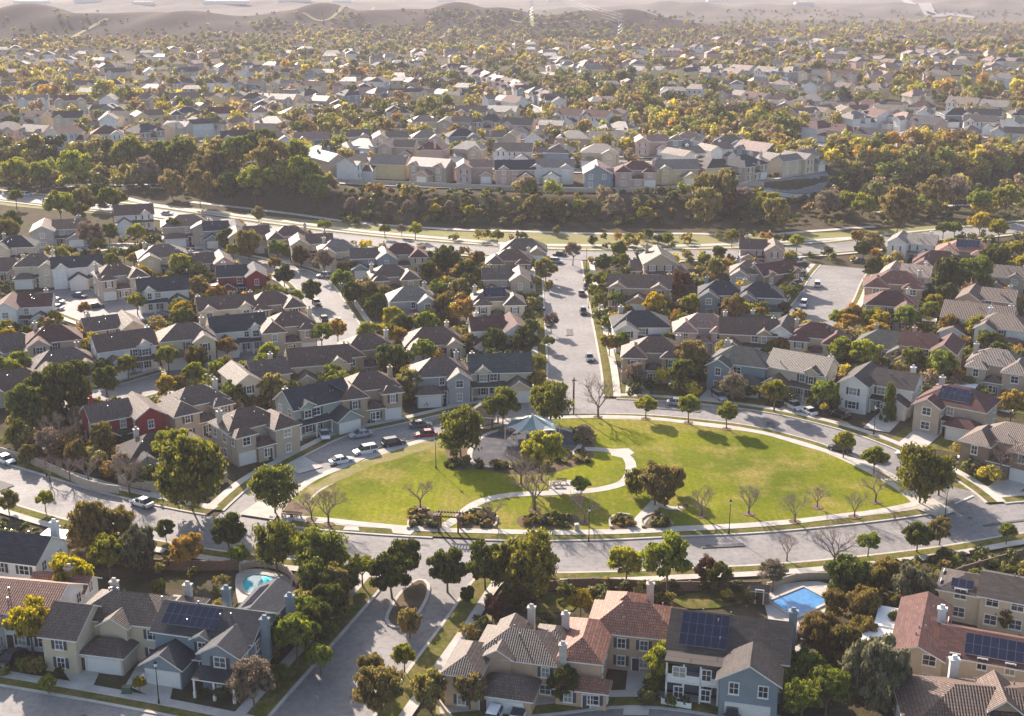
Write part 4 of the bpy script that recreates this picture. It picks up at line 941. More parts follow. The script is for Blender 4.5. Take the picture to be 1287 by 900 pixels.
TREES = [
 ('in the oval park', """P 579 540 58|G 632 512 44|P 692 503 50|Y 681 573 50|B 752 502 44|Y 812 511 26|Y 866 515 28|Y 914 524 26|E 824 608 46|E 848 604 30|P 800 606 30|U 836 622 26|G 730 612 24|B 672 614 54|B 391 637 34|B 412 638 44|B 528 622 34|B 620 645 30|B 735 640 36|B 883 632 36|B 942 630 34|B 1000 640 34|B 1028 626 26|B 1075 636 30|B 1102 612 40|W 733 545 22|B 655 588 44"""),
 ('at a corner of the loop road', """P 344 611 58|P 238 590 84|P 1160 592 68|P 1182 600 38|Y 1100 578 30|Y 1061 560 26|B 161 600 44|B 61 590 30|B 87 590 30|B 110 592 32|U 128 556 34|W 60 556 30|D 25 545 30|U 95 573 26|W 150 585 26|U 35 572 22|D 170 598 24|B 75 545 48|Y 56 630 22|E 10 632 24"""),
 ('along the lower road near the side wall', """D 287 673 38|D 208 668 22|P 346 686 56|P 402 694 64|E 420 735 42|G 455 716 34|D 395 736 46|D 412 762 44|G 372 804 50|D 398 790 46|D 425 730 38|E 378 765 40|D 350 800 34|G 418 705 38|E 425 762 34|D 436 735 28|G 385 770 40|D 362 790 30|G 402 830 34"""),
 ('around the spur road island', """D 510 702 42|D 492 722 50|D 562 717 46|D 610 714 48|P 663 706 76|P 634 716 44|Y 508 828 30|E 466 845 36|E 515 785 30|E 475 868 60|W 318 858 60|D 588 748 20"""),
 ('along the lower pavement', """Y 787 710 44|G 840 710 62|R 888 722 28|D 904 726 30|W 972 722 34|D 1154 676 32|E 1182 668 30|G 1092 684 26|G 1266 671 22|B 1050 688 50|B 990 690 30"""),
 ('right of the blue pool', """D 1066 728 50|U 1100 735 30|U 1115 722 34|S 1146 742 46|U 1086 765 40|U 1050 760 30|U 1030 800 46|U 1062 815 44|W 1010 806 34|G 1015 848 46|G 985 858 44|G 1040 866 52|G 1008 885 48|S 1104 850 68|Y 1172 830 26|Y 1195 828 22|U 1130 765 26|G 1150 770 34|D 1128 790 30|U 1085 795 34|Y 1232 886 50|U 1272 760 40|E 1215 745 30|S 1178 742 26|U 1262 775 28"""),
 ('among the bottom houses', """Y 834 838 44|C 826 850 24|D 709 862 38|K 730 758 28|K 38 788 56|K 88 732 50|Y 136 699 44|U 112 664 52|U 146 662 42|S 172 692 44|O 236 696 42|Y 158 795 42|O 278 818 42|R 625 763 26|K 142 815 22|D 200 740 20|Y 60 860 22|D 235 690 24|O 620 812 22|D 640 750 20|E 540 868 44|E 590 870 40|D 100 760 20|K 175 860 16|D 350 850 26|D 705 822 20|D 820 862 22|U 245 812 20|D 68 800 26|G 300 700 26|U 580 830 20|D 330 800 24"""),
 ('in the gardens above the park', """D 490 457 38|E 513 484 34|G 532 445 30|G 463 421 30|K 483 424 24|U 500 413 26|G 404 424 28|O 424 418 24|Y 338 445 24|E 342 490 34|O 365 475 24|K 355 511 18|E 591 432 22|D 621 432 28|D 660 430 34|Y 675 460 26|O 676 481 26|G 215 562 44|Y 289 540 18|G 536 409 28|K 515 440 14"""),
 ('in the gardens right of the side street', """O 766 434 22|G 781 432 24|W 800 472 26|E 870 455 40|G 858 470 32|W 922 489 32|D 840 432 22|Y 974 497 32|O 981 438 22|O 1003 438 14|Y 1058 444 32|Y 1088 448 36|G 1036 497 32|C 1118 510 22|W 1126 450 18|G 1148 457 30|G 1183 462 36|O 1065 408 22|Y 1226 415 30|O 1194 410 24|O 1253 432 22|O 1272 512 32|B 1262 580 46|G 978 470 20|R 1060 470 14|G 765 410 20"""),
 ('by the left courts', """G 211 451 28|U 247 452 26|Y 160 461 24|O 285 438 24|Y 244 474 26|Y 281 465 18|K 209 487 24|D 133 480 30|D 88 492 60|D 55 488 40|D 32 512 44|O 104 430 24|Y 75 435 24|G 23 458 26|D 52 528 30|D 100 505 30|D 251 347 22|Y 172 382 22|O 106 422 24|O 106 390 16|Y 230 336 28|D 220 289 24|D 137 292 20|Y 172 295 22|W 113 300 30|U 312 307 30|Y 293 317 18|D 285 301 24|U 8 292 30|D 12 280 26|D 36 338 26|G 75 320 18"""),
 ('around the left street', """G 350 316 26|U 378 323 22|W 407 331 26|O 345 333 16|D 357 347 22|D 392 367 24|D 444 371 26|G 430 355 26|U 447 336 18|D 472 386 26|U 485 375 24|K 495 402 26|D 505 412 26|U 553 388 26|O 586 390 28|D 586 345 26|D 563 328 32|D 538 341 22|G 551 366 22|E 578 367 26|Y 371 376 20|U 470 362 18|G 600 350 20"""),
 ('beside the side street', """E 686 338 26|W 720 318 22|G 753 352 18|R 855 357 26|U 922 391 30|O 851 402 18|W 693 405 20|E 690 360 12|G 757 366 16|G 690 432 14"""),
 ('along the greenbelt paths', """W 442 260 18|W 490 264 18|W 514 262 17|K 547 264 14|W 565 260 12|Y 591 268 17|W 540 258 12|G 408 284 17|G 484 290 14|Y 522 291 17|W 505 290 12|Y 625 298 15|W 773 264 28|Y 812 271 21|Y 728 260 15|U 670 262 24|U 701 263 17|E 885 262 39|E 908 244 42|W 935 252 28|Y 962 258 34|E 975 270 34|W 1040 258 30|Y 1062 255 30|Y 1084 264 30|E 1130 262 47|E 1172 245 34|W 1200 240 34|G 1232 255 28|Y 1265 250 34|Y 1002 304 18|O 1078 301 17|E 1098 304 22|G 1186 288 18|G 1200 290 17|K 1232 282 25|K 1256 290 22|Y 1275 317 23|E 898 338 25|O 885 330 15|E 325 270 15|G 20 250 17|E 700 290 10|Y 790 300 14|Y 840 300 14|Y 920 300 17"""),
 ('right of the right court', """D 1192 350 40|D 1190 372 24|G 1225 345 40|D 1250 330 34|Y 1002 365 14|G 988 352 22|G 990 372 24|O 1073 398 20|K 1105 405 26|G 1140 404 30|G 1170 390 22|O 1195 410 26|Y 1228 412 30|O 1003 404 20|Y 1052 402 20|U 985 390 18"""),
 ('in the creek belt on the left', """G 75 262 36|E 100 258 36|G 140 252 34|D 124 245 26|Y 20 215 34|Y 50 218 30|Y 95 212 40|Y 165 200 40|G 205 195 36|W 185 215 30|G 230 190 34|E 262 215 40|E 250 235 36|G 300 190 40|D 330 185 36|E 340 205 44|G 355 225 40|G 380 220 36|G 395 240 34|E 275 198 34|Y 320 230 40|D 290 235 30|Y 370 195 34|E 215 232 26"""),
]
DISC = []
for phrase, txt in TREES:
    for ent in txt.split('|'):
        k, px, py, w = ent.split(); px, py, w = float(px), float(py), float(w)
        g0 = G(px, py, 0); wm = w / scale_at(g0.y, 4); ratio = KINDS[k][4]; b = KINDS[k][5]
        zc = wm * ratio * (1 + b) / 2
        g = G(px, py, zc * .95)
        wm = w / scale_at(g.y, zc)
        if phrase == 'in the oval park' and k in 'BYG':
            DISC.append((g.x, g.y))
        tree(k, g.x, g.y, wm * 1.17, phrase, px)
print('listed trees', NT)
# ------------------------------------------------------------------ masses nobody could count: far woods, garden shrubs
def vnoise(x, y, s, seed=0):
    return (np.sin(x / s * 1.3 + seed) * np.cos(y / s * 1.1 + seed * 1.7) + .6 * np.sin(x / s * 2.9 + y / s * 2.1 + seed) + .4 * np.cos(y / s * 4.7 - x / s * 3.3 + seed * 2.3)) / 2
PAL = {'green': (.13, .135, .026), 'dark': (.07, .075, .022), 'olive': (.27, .225, .06), 'orange': (.38, .23, .05), 'gold': (.42, .34, .05), 'brown': (.26, .19, .11), 'lime': (.24, .25, .045), 'rust': (.24, .16, .05)}
HP = np.array([(p[0], p[1], p[2]) for p in PLACED]); 
def tree_mass(name, label, spots, seed, pal, leafpx=1.5, minleaf=.16, dens=1.0):
    """spots: list of (x, y, radius, height)"""
    rs = np.random.RandomState(seed); C = []; S = []; T = []; EE = []; keys = list(pal)
    pw = np.array([pal[k] for k in keys], float); pw /= pw.sum()
    for (x, y, r, h, sel) in spots:
        d = y; ls = max(minleaf, leafpx / (F * .8 / d)); ls = min(ls, r * .3)
        n = int(min(420, max(36, 14 * r * h / (ls * ls) * .13 * dens)))
        ncl = 9; D = rs.normal(size=(ncl, 3)); D /= np.linalg.norm(D, axis=1)[:, None]; D[:, 2] = np.abs(D[:, 2]) - .15
        cc = D * rs.uniform(.3, .75, ncl)[:, None]; k = rs.randint(0, ncl, n); E = rs.normal(size=(n, 3)); E /= np.linalg.norm(E, axis=1)[:, None]
        p = cc[k] + E * rs.uniform(.25, .42, n)[:, None]
        p = p * np.array([r, r, h * .5]) + np.array([x, y, float(terr(x, y)) + h * .42])
        EE.append(E); C.append(p); S.append(ls * rs.uniform(.7, 1.4, n))
        c = np.array(PAL[sel or keys[rs.choice(len(keys), p=pw)]]) * rs.uniform(.75, 1.3); T.append(np.tile(c, (n, 1)))
    C = np.concatenate(C).astype(np.float32); S = np.concatenate(S); T = np.concatenate(T); U, V = rand_axes(rs, len(C)); E = np.concatenate(EE)
    Nn = E + rs.normal(size=E.shape) * .55; Nn /= np.linalg.norm(Nn, axis=1)[:, None]; U -= (U * Nn).sum(1)[:, None] * Nn; U /= np.linalg.norm(U, axis=1)[:, None]; V = np.cross(Nn, U)
    o = link(name, leaf_mesh(name, C, S, U, V, 'leaf_mass', T)); tag(o, label, 'trees', kind='stuff'); print(name, len(spots), len(C)); return o
def free(x, y, pad):
    d = (HP[:, 0] - x) ** 2 + (HP[:, 1] - y) ** 2
    return not np.any(d < (HP[:, 2] * .8 + pad) ** 2)
def scatter(n, boxes, rmin, rmax, seed, pad=.5, roadpad=1.0, hr_=1.25, keep=None):
    g = random.Random(seed); out = []; tot = sum(b[4] for b in boxes)
    for b in boxes:
        for _ in range(int(n * b[4] / tot)):
            px, py = g.uniform(b[0], b[1]), g.uniform(b[2], b[3]); p = G(px, py); r = g.uniform(rmin, rmax)
            if not free(p.x, p.y, r * pad): continue
            if in_road(p.x, p.y, None, roadpad + r * .5): continue
            if p.y > 1250 and terr(p.x, p.y) > 8 and g.random() < .9: continue
            if pad == .8 and (not free(p.x, p.y + 9, r * .3) and g.random() < .75): continue
            if pad == .8 and p.y < 1250:
                vv = float(vnoise(p.x, p.y, 60, 4.0))
                if vv < -.15 and g.random() < .6: continue
                if vv > .3: r *= 1.25
            if keep and not keep(p.x, p.y, px, py, g): continue
            out.append((p.x, p.y, r, r * 2 * hr_ * g.uniform(.8, 1.1), b[5] if len(b) > 5 else None))
    return out
far = scatter(6600, [(-30, 1320, 62, 112, 2.6), (-30, 1320, 108, 165, 2.3), (-30, 1000, 160, 212, 1.3), (560, 900, 95, 160, .55), (870, 1320, 190, 215, .5), (-30, 1320, 40, 66, 3.2), (300, 1300, 28, 44, 1.6), (680, 1000, 145, 190, .4)], 2.4, 4.8, 3, .8, .5)
for i, s in enumerate(far):
    v = float(vnoise(s[0], s[1], 130, 1.0)) + random.Random(i).uniform(-.35, .35)
    gq = random.Random(i * 7)
    sel = gq.choice(['orange', 'gold', 'rust']) if v > .8 else gq.choice(['olive', 'rust', 'gold', 'brown', 'olive', 'lime', 'green']) if v > .15 else gq.choice(['olive', 'green', 'brown', 'rust', 'olive']) if v > -.3 else gq.choice(['green', 'dark', 'olive', 'green'])
    far[i] = (*s[:4], sel)
tree_mass('distant_trees', 'autumn and green tree canopy filling the far suburbs', far, 4, {'olive': 1}, 1.35, .3)
belt = scatter(430, [(-40, 420, 186, 243, 2.6), (400, 1000, 240, 262, .25), (1000, 1330, 205, 275, 2.6), (840, 1060, 188, 250, 1.3), (0, 430, 205, 240, .8)], 2.6, 5.0, 8, .9, 2, 1.2)
tree_mass('creek_woodland', 'mixed olive and dark trees covering the creek bank', belt, 5, {'green': 2, 'olive': 4, 'dark': 1.2, 'brown': 1, 'lime': 1.6, 'rust': .8, 'gold': .7}, 1.5, .24, 1.0)
bank = scatter(900, [(430, 1000, 240, 284, 3), (-40, 430, 225, 250, .6), (1000, 1330, 240, 285, 1.2), (900, 1330, 180, 240, 2)], .9, 2.0, 9, .3, 1.2, .9)
tree_mass('bank_shrubs', 'dark hedge and low shrubs on the terrace bank', bank, 6, {'dark': 3, 'green': 2, 'rust': .8, 'olive': .6}, 1.3, .2, 1.0)
inpark = lambda x, y: False
PP = [(G(*p).x, G(*p).y) for p in PARK]
def in_poly(x, y, P):
    c = False; j = len(P) - 1
    for i in range(len(P)):
        if (P[i][1] > y) != (P[j][1] > y) and x < (P[j][0] - P[i][0]) * (y - P[i][1]) / (P[j][1] - P[i][1]) + P[i][0]: c = not c
        j = i
    return c
hs_ = []; gh = random.Random(77)
for _ in range(2600):
    p = G(gh.uniform(-30, 1320), gh.uniform(14, 66))
    if p.y < 1250 or p.y > 4200 or p.z < 4: continue
    if p.x < -330 and p.y > 1330 and gh.random() < .85: continue
    if float(vnoise(p.x, p.y, 70, 2.0)) < -.1 and gh.random() < .75: continue
    r = gh.uniform(1.6, 4.0); hs_.append((p.x, p.y, r, r * 1.5, gh.choice(['dark', 'green', 'dark', 'olive'])))
tree_mass('hill_scrub', 'dark scrub dotted over the hazy hills', hs_, 31, {'dark': 1}, 1.2, .5)
notpark = lambda x, y, px, py, g: not in_poly(x, y, PP) and not (px > 955 and px < 1045 and py > 725 and py < 830) and not (300 < px < 368 and 712 < py < 760)
yard = scatter(3000, [(-40, 680, 300, 420, 3.4), (-40, 640, 420, 520, 2.4), (740, 1330, 300, 420, 2.6), (790, 1330, 420, 520, 2), (0, 230, 530, 612, .6), (1200, 1330, 560, 610, .12)], .9, 2.7, 12, .3, 3.6, 1.1, notpark)
tree_mass('garden_shrubs', 'shrubs and small garden trees between the houses', yard, 7, {'green': 3, 'dark': 2.6, 'olive': 1.8, 'rust': 1.3, 'orange': .8, 'gold': .8, 'brown': .8}, 1.2, .17, 1.0)
hed = scatter(950, [(20, 640, 655, 700, .1), (0, 230, 640, 720, .8), (230, 470, 720, 900, 1.2), (560, 960, 735, 760, .6), (540, 720, 740, 900, .6), (690, 980, 800, 900, .6), (980, 1300, 700, 900, 2.2), (1150, 1300, 700, 740, .4), (0, 330, 790, 860, .7)], .5, 1.45, 13, .4, 3.6, .95, notpark)
tree_mass('foreground_shrubs', 'low garden shrubs and ground cover around the bottom houses', hed, 8, {'green': 3, 'dark': 3, 'olive': 1.6, 'rust': 1.2, 'gold': .3}, 1.2, .10, 1.2)
g_ = random.Random(3); pk = []
for (x0, x1, y0, y1, n) in ((562, 592, 575, 590, 14), (600, 690, 584, 594, 34), (690, 742, 568, 584, 26), (722, 746, 545, 562, 12), (514, 552, 646, 666, 20), (576, 620, 646, 664, 24), (657, 720, 650, 664, 30), (770, 798, 650, 665, 14), (809, 842, 650, 664, 16)):
    for _ in range(n):
        p = G(g_.uniform(x0, x1), g_.uniform(y0, y1)); r = g_.uniform(.5, 1.1); pk.append((p.x, p.y, r, r * 1.7, None))
tree_mass('bed_plants', 'dark planting of low shrubs in the park beds', pk, 10, {'dark': 3, 'green': 2, 'rust': 1.5, 'olive': 1}, 1.2, .10, 1.3)
# individual garden trees to fill the blocks
g2 = random.Random(33); cnt = 0
for (x0, x1, y0, y1, n, ph) in ((0, 440, 300, 420, 44, 'in the upper left gardens'), (440, 690, 320, 440, 22, 'in the upper middle gardens'), (740, 960, 320, 440, 20, 'in the upper right gardens'), (960, 1287, 320, 470, 34, 'in the gardens at right edge'), (0, 440, 420, 540, 28, 'in the lower left gardens')):
    k_ = 0; tries = 0
    while k_ < n and tries < 900:
        tries += 1; p = G(g2.uniform(x0, x1), g2.uniform(y0, y1)); w = g2.uniform(3.2, 6.2)
        if not free(p.x, p.y, w * .3) or in_road(p.x, p.y, None, 2.5): continue
        tree(g2.choice('GDGUEYODGK'), p.x, p.y, w, ph, p.x / p.y); k_ += 1; cnt += 1
print('trees', NT)

# ------------------------------------------------------------------ cars
CARB = {}
PAINT = {'white': (.72, .72, .72), 'silver': (.42, .43, .45), 'black': (.012, .012, .014), 'grey': (.12, .125, .135), 'red': (.30, .015, .02), 'blue': (.03, .07, .16)}
for k, c in PAINT.items():
    m, nt, b = nmat('paint_' + k); b.inputs['Base Color'].default_value = (*c, 1); b.inputs['Roughness'].default_value = .3; b.inputs['Metallic'].default_value = .25 if k != 'white' else 0
    b.inputs['Coat Weight'].default_value = .8; b.inputs['Coat Roughness'].default_value = .04; MATS['paint_' + k] = m
def loft(m, secs, mi=0):
    """secs: list of (x, [(y,z)...]) rings closed"""
    i = len(m.v); n = len(secs[0][1])
    for x, r in secs: m.v += [(x, y, z) for y, z in r]
    for j in range(len(secs) - 1):
        for k in range(n):
            k2 = (k + 1) % n; m.f.append((i + j * n + k, i + j * n + k2, i + (j + 1) * n + k2, i + (j + 1) * n + k)); m.m.append(mi)
    m.f.append(tuple(i + n - 1 - k for k in range(n))); m.m.append(mi); m.f.append(tuple(i + (len(secs) - 1) * n + k for k in range(n))); m.m.append(mi)
def car_proto(kind, paint):
    key = (kind, paint)
    if key in CARB: return CARB[key]
    suv = kind in ('suv', 'van'); L_ = {'sedan': 4.7, 'suv': 4.8, 'pickup': 5.5}[kind]; h0 = .95 if suv else .86; root = empty('parked_car', (0, 0, 0)); m = MB()
    def ring(w, zb, zt): return [(-w + .06, zb), (w - .06, zb), (w, zb + .15), (w, zt - .16), (w - .12, zt), (-w + .12, zt), (-w, zt - .16), (-w, zb + .15)]
    q = L_ / 2
    loft(m, [(-q, ring(.70, .38, h0 - .12)), (-q + .15, ring(.86, .25, h0 - .02)), (-q + .9, ring(.91, .2, h0 + .02)), (q - 1.5, ring(.91, .2, h0 + .04)), (q - .5, ring(.88, .22, h0 - .10)), (q - .08, ring(.78, .3, h0 - .26)), (q, ring(.66, .38, h0 - .34))])
    top = 1.72 if kind != 'sedan' else 1.43
    if kind == 'sedan': a0, a1, t0, t1 = -q + .55, q - 1.15, -q + 1.3, q - 2.05
    elif kind == 'suv': a0, a1, t0, t1 = -q + .1, q - 1.15, -q + .45, q - 1.9
    else: a0, a1, t0, t1 = -q + 1.9, q - 1.25, -q + 2.1, q - 2.0
    # roof shell on top of the glasshouse
    m.quad([(t0, -.66, top + .02), (t1, -.66, top + .02), (t1, .66, top + .02), (t0, .66, top + .02)])
    for s in (-1, 1): m.quad([(t0, s * .66, top + .02), (t1, s * .66, top + .02), (t1 + .05, s * .70, top - .08), (t0 - .05, s * .70, top - .08)][::s])
    for xx in ((t0 + t1) / 2 - .05,):
        for s in (-1, 1): m.quad([(xx - .06, s * .705, top - .06), (xx + .06, s * .705, top - .06), (xx + .06, s * .86, h0 + .0), (xx - .06, s * .86, h0 + .0)])
    if kind == 'pickup':
        m.box(-q + .15, -q + 1.85, -.90, -.80, h0 - .05, h0 + .32); m.box(-q + .15, -q + 1.85, .80, .90, h0 - .05, h0 + .32); m.box(-q + .08, -q + .18, -.9, .9, h0 - .05, h0 + .32)
    body = m.build('body', 'paint_' + paint, root, smooth=False)
    gm = MB(); loft(gm, [(a0, [(-.84, h0 - .02), (.84, h0 - .02), (.84, h0), (-.84, h0)]), (t0, [(-.86, h0 - .02), (.86, h0 - .02), (.66, top), (-.66, top)]), (t1, [(-.86, h0 - .02), (.86, h0 - .02), (.66, top), (-.66, top)]), (a1, [(-.82, h0 - .02), (.82, h0 - .02), (.82, h0), (-.82, h0)])])
    gm.build('windows', 'car_glass', root)
    for sx in (-q + .85, q - .9):
        for sy in (-1, 1):
            w = MB(); w.tube((sx, sy * .70, .33), (sx, sy * .93, .33), .33, .33, 14); wo = w.build('wheel', 'tyre', root)
            r = MB(); r.tube((sx, sy * .92, .33), (sx, sy * .945, .33), .2, .19, 10); r.build('rim', 'rim', wo)
    for sy in (-1, 1):
        a = MB(); a.box(q - .16, q - .03, sy * .62 - .12, sy * .62 + .12, h0 - .36, h0 - .22); a.build('headlight', 'head_lens', root)
        a = MB(); a.box(-q - .01, -q + .1, sy * .60 - .12, sy * .60 + .12, h0 - .32, h0 - .18); a.build('tail_light', 'tail_lens', root)
        a = MB(); a.box(a1 - .75, a1 - .58, min(sy * .9, sy * 1.05), max(sy * .9, sy * 1.05), h0, h0 + .14); a.build('mirror', 'paint_' + paint, root)
    bpy.context.view_layer.update(); snapshot(root); CARB[key] = root; root['_used'] = 0; return root
KW = {'sedan': 'car', 'suv': 'tall car', 'pickup': 'pickup truck'}
CARS = [
 ('at the upper left kerb beside the park', """white sedan 408 546 -75|silver sedan 453 545 25|black suv 495 556 25|white suv 459 566 28|white sedan 429 578 28|red sedan 535 545 12|grey sedan 528 533 14"""),
 ('in a shaded driveway above the park', """black suv 331 570 60|black sedan 467 525 60|black suv 452 522 60|silver suv 904 498 -70|black suv 1056 520 -60|white suv 998 510 -65|white sedan 1016 516 -65"""),
 ('on the left arterial road', """white sedan 7 577 -38|white sedan 178 631 -32"""),
 ('in the left lane and courts', """white suv 267 453 60|silver sedan 264 483 20|blue sedan 100 371 -25|white sedan 70 386 -20|silver sedan 72 378 -20|black sedan 165 452 60|black sedan 120 384 30"""),
 ('in the left street', """black sedan 407 400 -72|grey sedan 398 380 -70|white suv 408 346 10|black suv 460 343 60|silver sedan 425 404 100"""),
 ('along the side street', """grey sedan 741 449 -88|black sedan 737 360 90|grey sedan 731 368 90|black suv 733 391 90|white sedan 672 373 5|black sedan 674 388 5|silver suv 699 328 -20|black sedan 703 319 0|silver sedan 781 336 30|grey sedan 755 373 10|white sedan 690 405 85|silver sedan 776 345 25"""),
 ('around the right court', """white pickup 1003 328 20|black suv 1008 344 95|white suv 1027 357 80|white suv 1010 382 70|black sedan 1003 391 70|grey sedan 1079 327 0|white suv 1116 330 20|black sedan 1094 341 -30"""),
 ('on the park road at right', """silver sedan 852 505 -6|black suv 1056 563 -28|silver sedan 1098 573 -32|white sedan 1141 571 -30|grey sedan 1160 571 -30|white sedan 1205 579 -15|grey suv 1224 568 10|black sedan 1185 592 -60"""),
 ('at the bottom front street', """white pickup 195 841 -105|black sedan 14 826 70|grey suv 210 822 -105"""),
 ('in the bottom right driveways', """white sedan 652 895 75|white suv 622 897 75|black suv 920 899 80"""),
 ('on the greenbelt road', """white sedan 60 252 -10|black sedan 130 258 -10|silver sedan 210 268 -12|white suv 30 244 -10|black sedan 260 281 -12"""),
]
ncar = 0
for phrase, txt in CARS:
    for ent in txt.split('|'):
        pt, kd, px, py, a = ent.split(); px, py = float(px), float(py); pr = car_proto(kd, pt); g = G(px, py, .7)
        c = pr if not pr['_used'] else copy_tree(pr)
        pr['_used'] = 1
        if '_used' in c and c is not pr: del c['_used']
        c.location = (g.x, g.y, g.z + .10); c.rotation_euler = (0, 0, R(float(a) + 180 * (ncar % 2))); tag(c, cat='car', group='cars parked in the suburb'); row(c, f'{pt} {KW[kd]} parked', phrase, px); ncar += 1
for p in CARB.values():
    if '_used' in p: del p['_used']

# ------------------------------------------------------------------ lamps
def lamp_post(px, py, phrase, h=5.2):
    g = G(px, py); root = empty('street_lamp', (g.x, g.y, g.z + .2)); m = MB(); m.tube((0, 0, 0), (0, 0, .6), .16, .12, 8); m.tube((0, 0, .6), (0, 0, h), .075, .05, 8); m.build('post', 'metal_dark', root)
    m = MB(); m.lathe([(.05, h), (.19, h + .08), (.25, h + .5), (.0, h + .52)], 10); m.build('lantern', 'lamp_glass', root)
    m = MB(); m.lathe([(.30, h + .5), (.16, h + .66), (.03, h + .85)], 10); m.build('cap', 'metal_dark', root)
    tag(root, cat='street lamp', group='lantern street lamps'); row(root, 'slim dark lamp post with pale lantern', phrase, px)
for a in [(916, 672, 'on the lawn beside the lower road'), (59, 600, 'on the left arterial pavement'), (1098, 547, 'beside the pavement right of the park'), (737, 338, 'at the top of the side street'), (740, 388, 'halfway down the side street'), (548, 590, 'near the playground'), (188, 606, 'at the left pavement bend'), (740, 682, 'by the middle of the lower road kerb'), (1187, 655, 'at the right intersection corner'), (720, 512, 'at the side street corner'), (332, 560, 'in the left park road front garden'), (200, 886, 'on the front street verge')]: lamp_post(*a)
# wooden pole by the junction
g = G(721, 522); m = MB(); m.tube((0, 0, 0), (0, 0, 8), .16, .11, 8); m.box(-.5, .5, -.06, .06, 7.3, 7.45)
tag(m.build('utility_pole', 'wood_brown', loc=(g.x, g.y, g.z + .2)), 'dark wooden pole standing where the side street meets the park road', 'pole')
gm = random.Random(4); mb = MB(); pb = MB()
for r in RD[:6]:
    P = r['P']; N = r['N']; i = 8
    while i < len(P) - 8:
        o = gm.uniform(-.5, .5) * r['hw']
        c = P[i] + N[i] * o; tz = .155
        mb.v_ = None; k0 = len(mb.v); mb.v += [(c.x + .42 * math.cos(t * .628), c.y + .42 * math.sin(t * .628), tz) for t in range(10)]; mb.f.append(tuple(range(k0, k0 + 10))); mb.m.append(0)
        if gm.random() < .6:
            j = min(len(P) - 1, i + gm.randint(1, 5)); a, b = sorted((gm.uniform(-.8, .8) * r['hw'], gm.uniform(-.8, .8) * r['hw']))
            for q in range(i, j): pb.quad([(*(P[q] + N[q] * a), .148), (*(P[q + 1] + N[q + 1] * a), .148), (*(P[q + 1] + N[q + 1] * b), .148), (*(P[q] + N[q] * b), .148)])
        i += gm.randint(9, 22)
plain('asphalt_patch', (.10, .095, .092), .9, var=.25, scale=1.5)
tag(mb.build('manhole_covers', 'metal_dark'), kind='structure'); tag(pb.build('road_patches', 'asphalt_patch'), kind='structure')
# ------------------------------------------------------------------ driveways and garden lawns of the placed houses
dw = MB(); lw = MB(); pt = MB()
dg = random.Random(17); e_ = 0
for (x, y, r, rot, k, sx) in PLACED:
    e_ += .0006
    if k == 'far': continue
    c, s = math.cos(R(rot)), math.sin(R(rot)); T_ = lambda a, b: (x + a * c - b * s, y + a * s + b * c)
    z = float(terr(x, y))
    if k != 'big':
        w = 2.6; cx = dg.choice([-3.2, 3.4]) * sx; q = [T_(cx - w, -15), T_(cx + w, -15), T_(cx + w, -4), T_(cx - w, -4)]
        if not in_road(*T_(cx, -9), None, 0): dw.quad([(a, b, z + .16 + e_ * .3) for a, b in q])
        q = [T_(-8, -14), T_(8, -14), T_(8, -5), T_(-8, -5)]
        if dg.random() < .6 and not in_road(*T_(0, -12), None, 3): lw.quad([(a, b, z + .03 + e_) for a, b in q])
        if dg.random() < .45:
            q = [T_(-7, 5), T_(6, 5), T_(6, 10), T_(-7, 10)]
            if not in_road(*T_(0, 10), None, 4): pt.quad([(a, b, z + .09 + e_) for a, b in q])
for pts in ([(75, 838), (100, 800), (142, 808), (118, 862), (96, 868)], [(158, 862), (178, 828), (226, 826), (214, 880), (188, 876)], [(783, 900), (790, 830), (825, 826), (815, 900)], [(890, 905), (892, 880), (945, 880), (950, 905)], [(600, 903), (612, 878), (672, 872), (680, 905)]):
    dw.quad([(*G(*p).xy, .165) for p in pts][::-1])
tag(dw.build('driveway', 'concrete'), kind='structure'); tag(lw.build('front_lawn', 'strip_lawn'), kind='structure'); tag(pt.build('patio', 'concrete'), kind='structure')
poly_sheet('back_garden_lawn', [(648, 757), (660, 747), (700, 745), (722, 752), (720, 768), (660, 770)], .11, 'strip_lawn', 1.5)
poly_sheet('slope_lawn', [(1150, 728), (1200, 712), (1290, 688), (1310, 700), (1240, 722), (1170, 742)], .11, 'drygrass', 2)
poly_sheet('slope_lawn', [(848, 752), (900, 742), (950, 742), (955, 752), (900, 765), (850, 764)], .12, 'strip_lawn', 2)
poly_sheet('slope_lawn', [(560, 845), (590, 790), (612, 772), (618, 782), (590, 830), (575, 895), (548, 900)], .12, 'drygrass', 2)
# ------------------------------------------------------------------ the island in the spur road
isl, P = poly_sheet('traffic_island', [(486, 780), (494, 789), (508, 788), (524, 774), (536, 754), (538, 736), (526, 730), (506, 744), (492, 764)], .24, 'mulch', .8)
m = MB(); N = norms(P, True); P2 = P + [P[0]]; N2 = N + [N[0]]; strip(m, P2, N2, -.25, .25, .27, .27, 0, None, False, True); tag(m.build('island_kerb', 'concrete'), kind='structure')
dm = MB()
for (x, y) in DISC:
    k0 = len(dm.v); dm.v += [(x + 1.0 * math.cos(t * .45) * (1 + .15 * math.sin(t * 3 + x)), y + 1.0 * math.sin(t * .45) * (1 + .15 * math.cos(t * 2 + y)), .30) for t in range(14)]; dm.f.append(tuple(range(k0, k0 + 14))); dm.m.append(0)
tag(dm.build('mulch_rings', 'bark'), kind='structure')
# crosswalk and stop lines
m = MB()
for (a, b) in (((253, 634), (286, 637)), ((1200, 634), (1223, 624))):
    A, B = G(*a), G(*b); d = (B - A).normalized(); n = Vector((-d.y, d.x, 0)) * .16
    m.quad([(*(A - n).xy, .178), (*(B - n).xy, .178), (*(B + n).xy, .178), (*(A + n).xy, .178)])
tag(m.build('road_markings', 'white_trim'), kind='structure')
